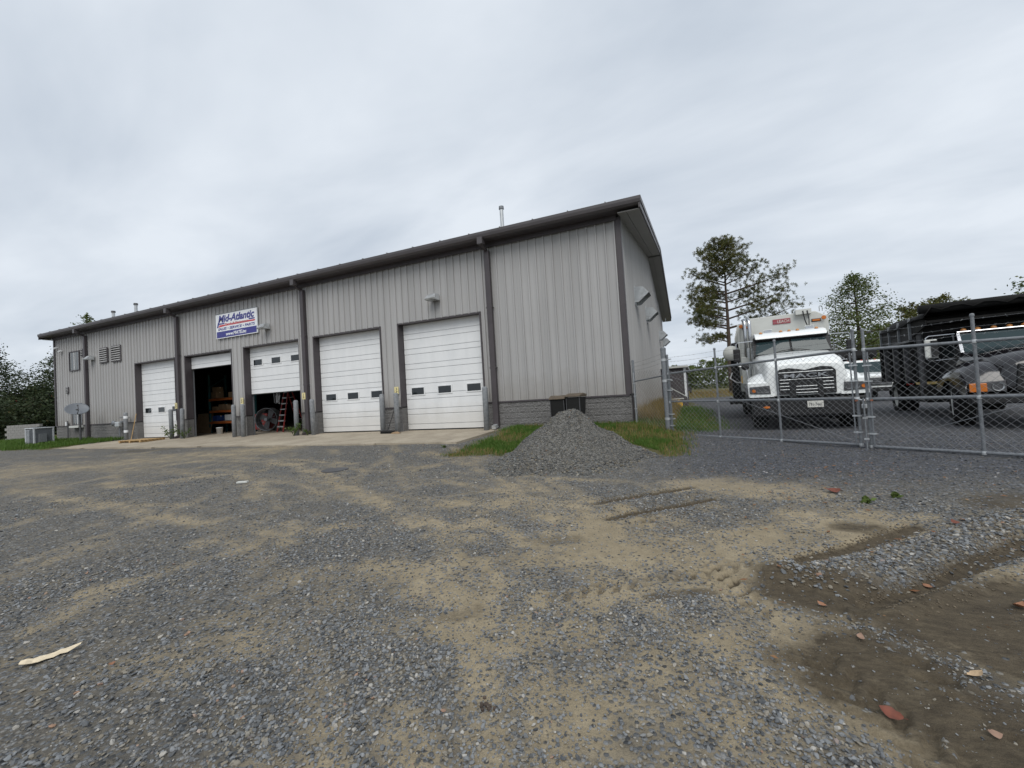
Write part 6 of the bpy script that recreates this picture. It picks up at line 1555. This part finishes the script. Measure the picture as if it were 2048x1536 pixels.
broad_tree('dark_tree', 'dark tree touching the left end of the building', 'tree', (-65.0, 11.0, 0), 9.8, 11, 'oak_dark', 60, 280, .11, 'cone', .02, 11, 'dark trees left of the building', .25)
broad_tree('dark_tree', 'thin-topped tree showing above the left end of the roof', 'tree', (-79.5, 19.0, 0), 17.6, 11, 'oak', 60, 90, .16, 'cone', .1, 12, 'dark trees left of the building')
broad_tree('dark_tree', 'low bushy tree in the gap between the two dark trees at far left', 'tree', (-60.5, 7.0, 0), 5.3, 8, 'oak_dark', 46, 230, .14, 'round', .0, 13, 'dark trees left of the building', .2)
broad_tree('dark_tree', 'broad dark shrub in front of the leftmost tree trunk', 'shrub', (-55.5, 1.5, 0), 4.0, 7, 'oak_dark', 40, 220, .13, 'round', .0, 14, 'dark trees left of the building', .2)

# far wood along the back of the field
far = []
random.seed(21)
for k in range(150):
    x = -12 + k * .9 + random.uniform(-.6, .6); y = 108 + random.uniform(-5, 9); h = random.uniform(4.0, 6.4) + 1.2 * math.sin(k * .33) + (1.4 if k < 40 else 0)
    m_ = 420; ph = RNG.uniform(0, 6.283, m_); zz = RNG.random(m_) ** .8; rr = 2.6 * np.sqrt(RNG.random(m_)) * (1.1 - zz ** 2 * .8)
    far.append(np.stack([x + rr * np.cos(ph), y + rr * np.sin(ph), h * zz - .2], 1))
o = obj('distant_wood', quads_mesh('distant_wood', leaf_quads(np.vstack(far), .33), 4, 'oak')); tag(o, 'low green wood along the far edge of the field', 'wood', kind='stuff')
far = []
for k in range(110):
    x = -175 + k * 1.15; y = 40 + .38 * (x + 175) * .5 + random.uniform(-4, 6); h = random.uniform(4, 6.5)
    m_ = 300; ph = RNG.uniform(0, 6.283, m_); zz = RNG.random(m_) ** .8; rr = 2.8 * np.sqrt(RNG.random(m_)) * (1.1 - zz ** 2 * .8)
    far.append(np.stack([x + rr * np.cos(ph), y + rr * np.sin(ph), h * zz - .2], 1))
o = obj('distant_wood', quads_mesh('distant_wood_left', leaf_quads(np.vstack(far), .35), 4, 'oak_dark')); tag(o, 'dark far wood behind the trees at far left', 'wood', kind='stuff')

# grass: single blades
def blades(n, x0, x1, y0, y1, hmin, hmax, mat, name, label, cond, wid=.006):
    x = RNG.uniform(x0, x1, n); y = RNG.uniform(y0, y1, n)
    k = RNG.random(n) < cond(x, y); x, y = x[k], y[k]; n = len(x); z = ground_z(x, y) - .01
    cl = .5 + fbm(x * 1.5, y * 1.5, 3) ; h = RNG.uniform(hmin, hmax, n) * cl
    a = RNG.uniform(0, 6.283, n); lean = RNG.uniform(.05, .55, n) * h; b = a + RNG.normal(1.57, .3, n)
    base = np.stack([x, y, z], 1); tip = base + np.stack([np.cos(a) * lean, np.sin(a) * lean, h], 1); midp = base + np.stack([np.cos(a) * lean * .3, np.sin(a) * lean * .3, h * .6], 1)
    sdv = np.stack([np.cos(b), np.sin(b), np.zeros(n)], 1) * wid
    q1 = np.stack([base - sdv, base + sdv, midp + sdv * .7, midp - sdv * .7], 1); q2 = np.stack([midp - sdv * .7, midp + sdv * .7, tip + sdv * .1, tip - sdv * .1], 1)
    v = np.concatenate([q1, q2], 1).reshape(-1, 3)
    o = obj(name, quads_mesh(name, v, 4, mat)); tag(o, label, 'grass', kind='stuff'); return o
gmask = lambda x, y: masks(x, y)[3]
dry = lambda x, y: sstep(.43, .60, fbm(x * 1.2 + 9, y * 1.2 + 4, 3) + .22 * sstep(-3.2, -4.8, y))
notpile = lambda x, y: np.hypot(x + .66, y + 5.05) > 1.85
blades(80000, -4.7, 2.4, -5.0, -.1, .04, .12, 'grass', 'grass', 'green grass between the gravel pile and the block wall', lambda x, y: gmask(x, y) * (1 - .8 * dry(x, y)) * notpile(x, y))
blades(26000, -4.7, 2.6, -5.0, 6, .04, .14, 'grass_dry', 'dry_grass', 'straw-coloured dry grass around the gravel pile and gate post', lambda x, y: gmask(x, y) * dry(x, y) * notpile(x, y) * ((x > .1) | (y < -.1)))
blades(16000, .1, 3.2, -.6, 12, .08, .22, 'grass', 'grass', 'rough green grass inside the gate along the building side', lambda x, y: gmask(x, y) * .8)
blades(12000, .1, 1.4, .2, 12, .25, .62, 'grass_dry', 'tall_dry_grass', 'tall brown grass against the side wall of the building', lambda x, y: gmask(x, y) * sstep(1.5, .4, x), .005)
blades(46000, -46, -28.3, -5.2, 2.5, .06, .22, 'grass', 'grass', 'green grass strip at the left end of the building', lambda x, y: gmask(x, y) * ((x < BX0) | (y < -.08)), .011)
blades(24000, -30, 45, 28, 60, .2, .5, 'grass_dry', 'field_grass', 'brown field grass far behind the fence', lambda x, y: gmask(x, y) * .7, .03)
blades(9000, 5, 9.5, -10, -4, .02, .06, 'grass_dry', 'dry_grass', 'short dry grass at the right edge of the yard', lambda x, y: gmask(x, y) * .6)
# weeds at the foot of the walls
def weed(x, y, h, label, n=40):
    w_ = thing('weed', label, 'weed', (x, y, gzf(x, y) if y < -3.4 else -.02), 0, 'weeds along the doors and yard')
    st = MB(); lv = []
    for k in range(n // 5):
        a = random.uniform(0, 6.28); L = h * random.uniform(.4, 1); p1 = (math.cos(a) * L * .25, math.sin(a) * L * .25, L * .5); p2 = (math.cos(a) * L * .6, math.sin(a) * L * .6, L)
        st.tube([(0, 0, 0), p1, p2], .005, 4)
        for j in range(9):
            t = random.uniform(.3, 1); lv.append(np.array(p1) * (1 - t) + np.array(p2) * t + np.random.default_rng(k * 9 + j).normal(0, .05 * h + .015, 3))
    st.build('stem', 'weed', w_); obj('leaves', quads_mesh('leaves', leaf_quads(np.array(lv), .03 + .03 * h), 4, 'weed'), w_)
weed(-14.35, -.62, .75, 'leafy weed at the foot of the bollard beside the ladder', 70)
weed(-23.45, -.55, .8, 'tall weed between the leftmost door and its right bollard', 55)
weed(-22.35, -.5, .55, 'low weed at the left side of the open doorway', 50)
weed(-13.6, -.55, .3, 'small weed left of the second door from the right', 30)
for x, y, lb in ((3.9, -7.6, 'small green weed in the gravel before the gates'), (3.55, -7.9, 'tiny green tuft left of the weed before the gates'), (-4.6, -3.9, 'green tuft at the right front corner of the apron')): weed(x, y, .05, lb, 30)
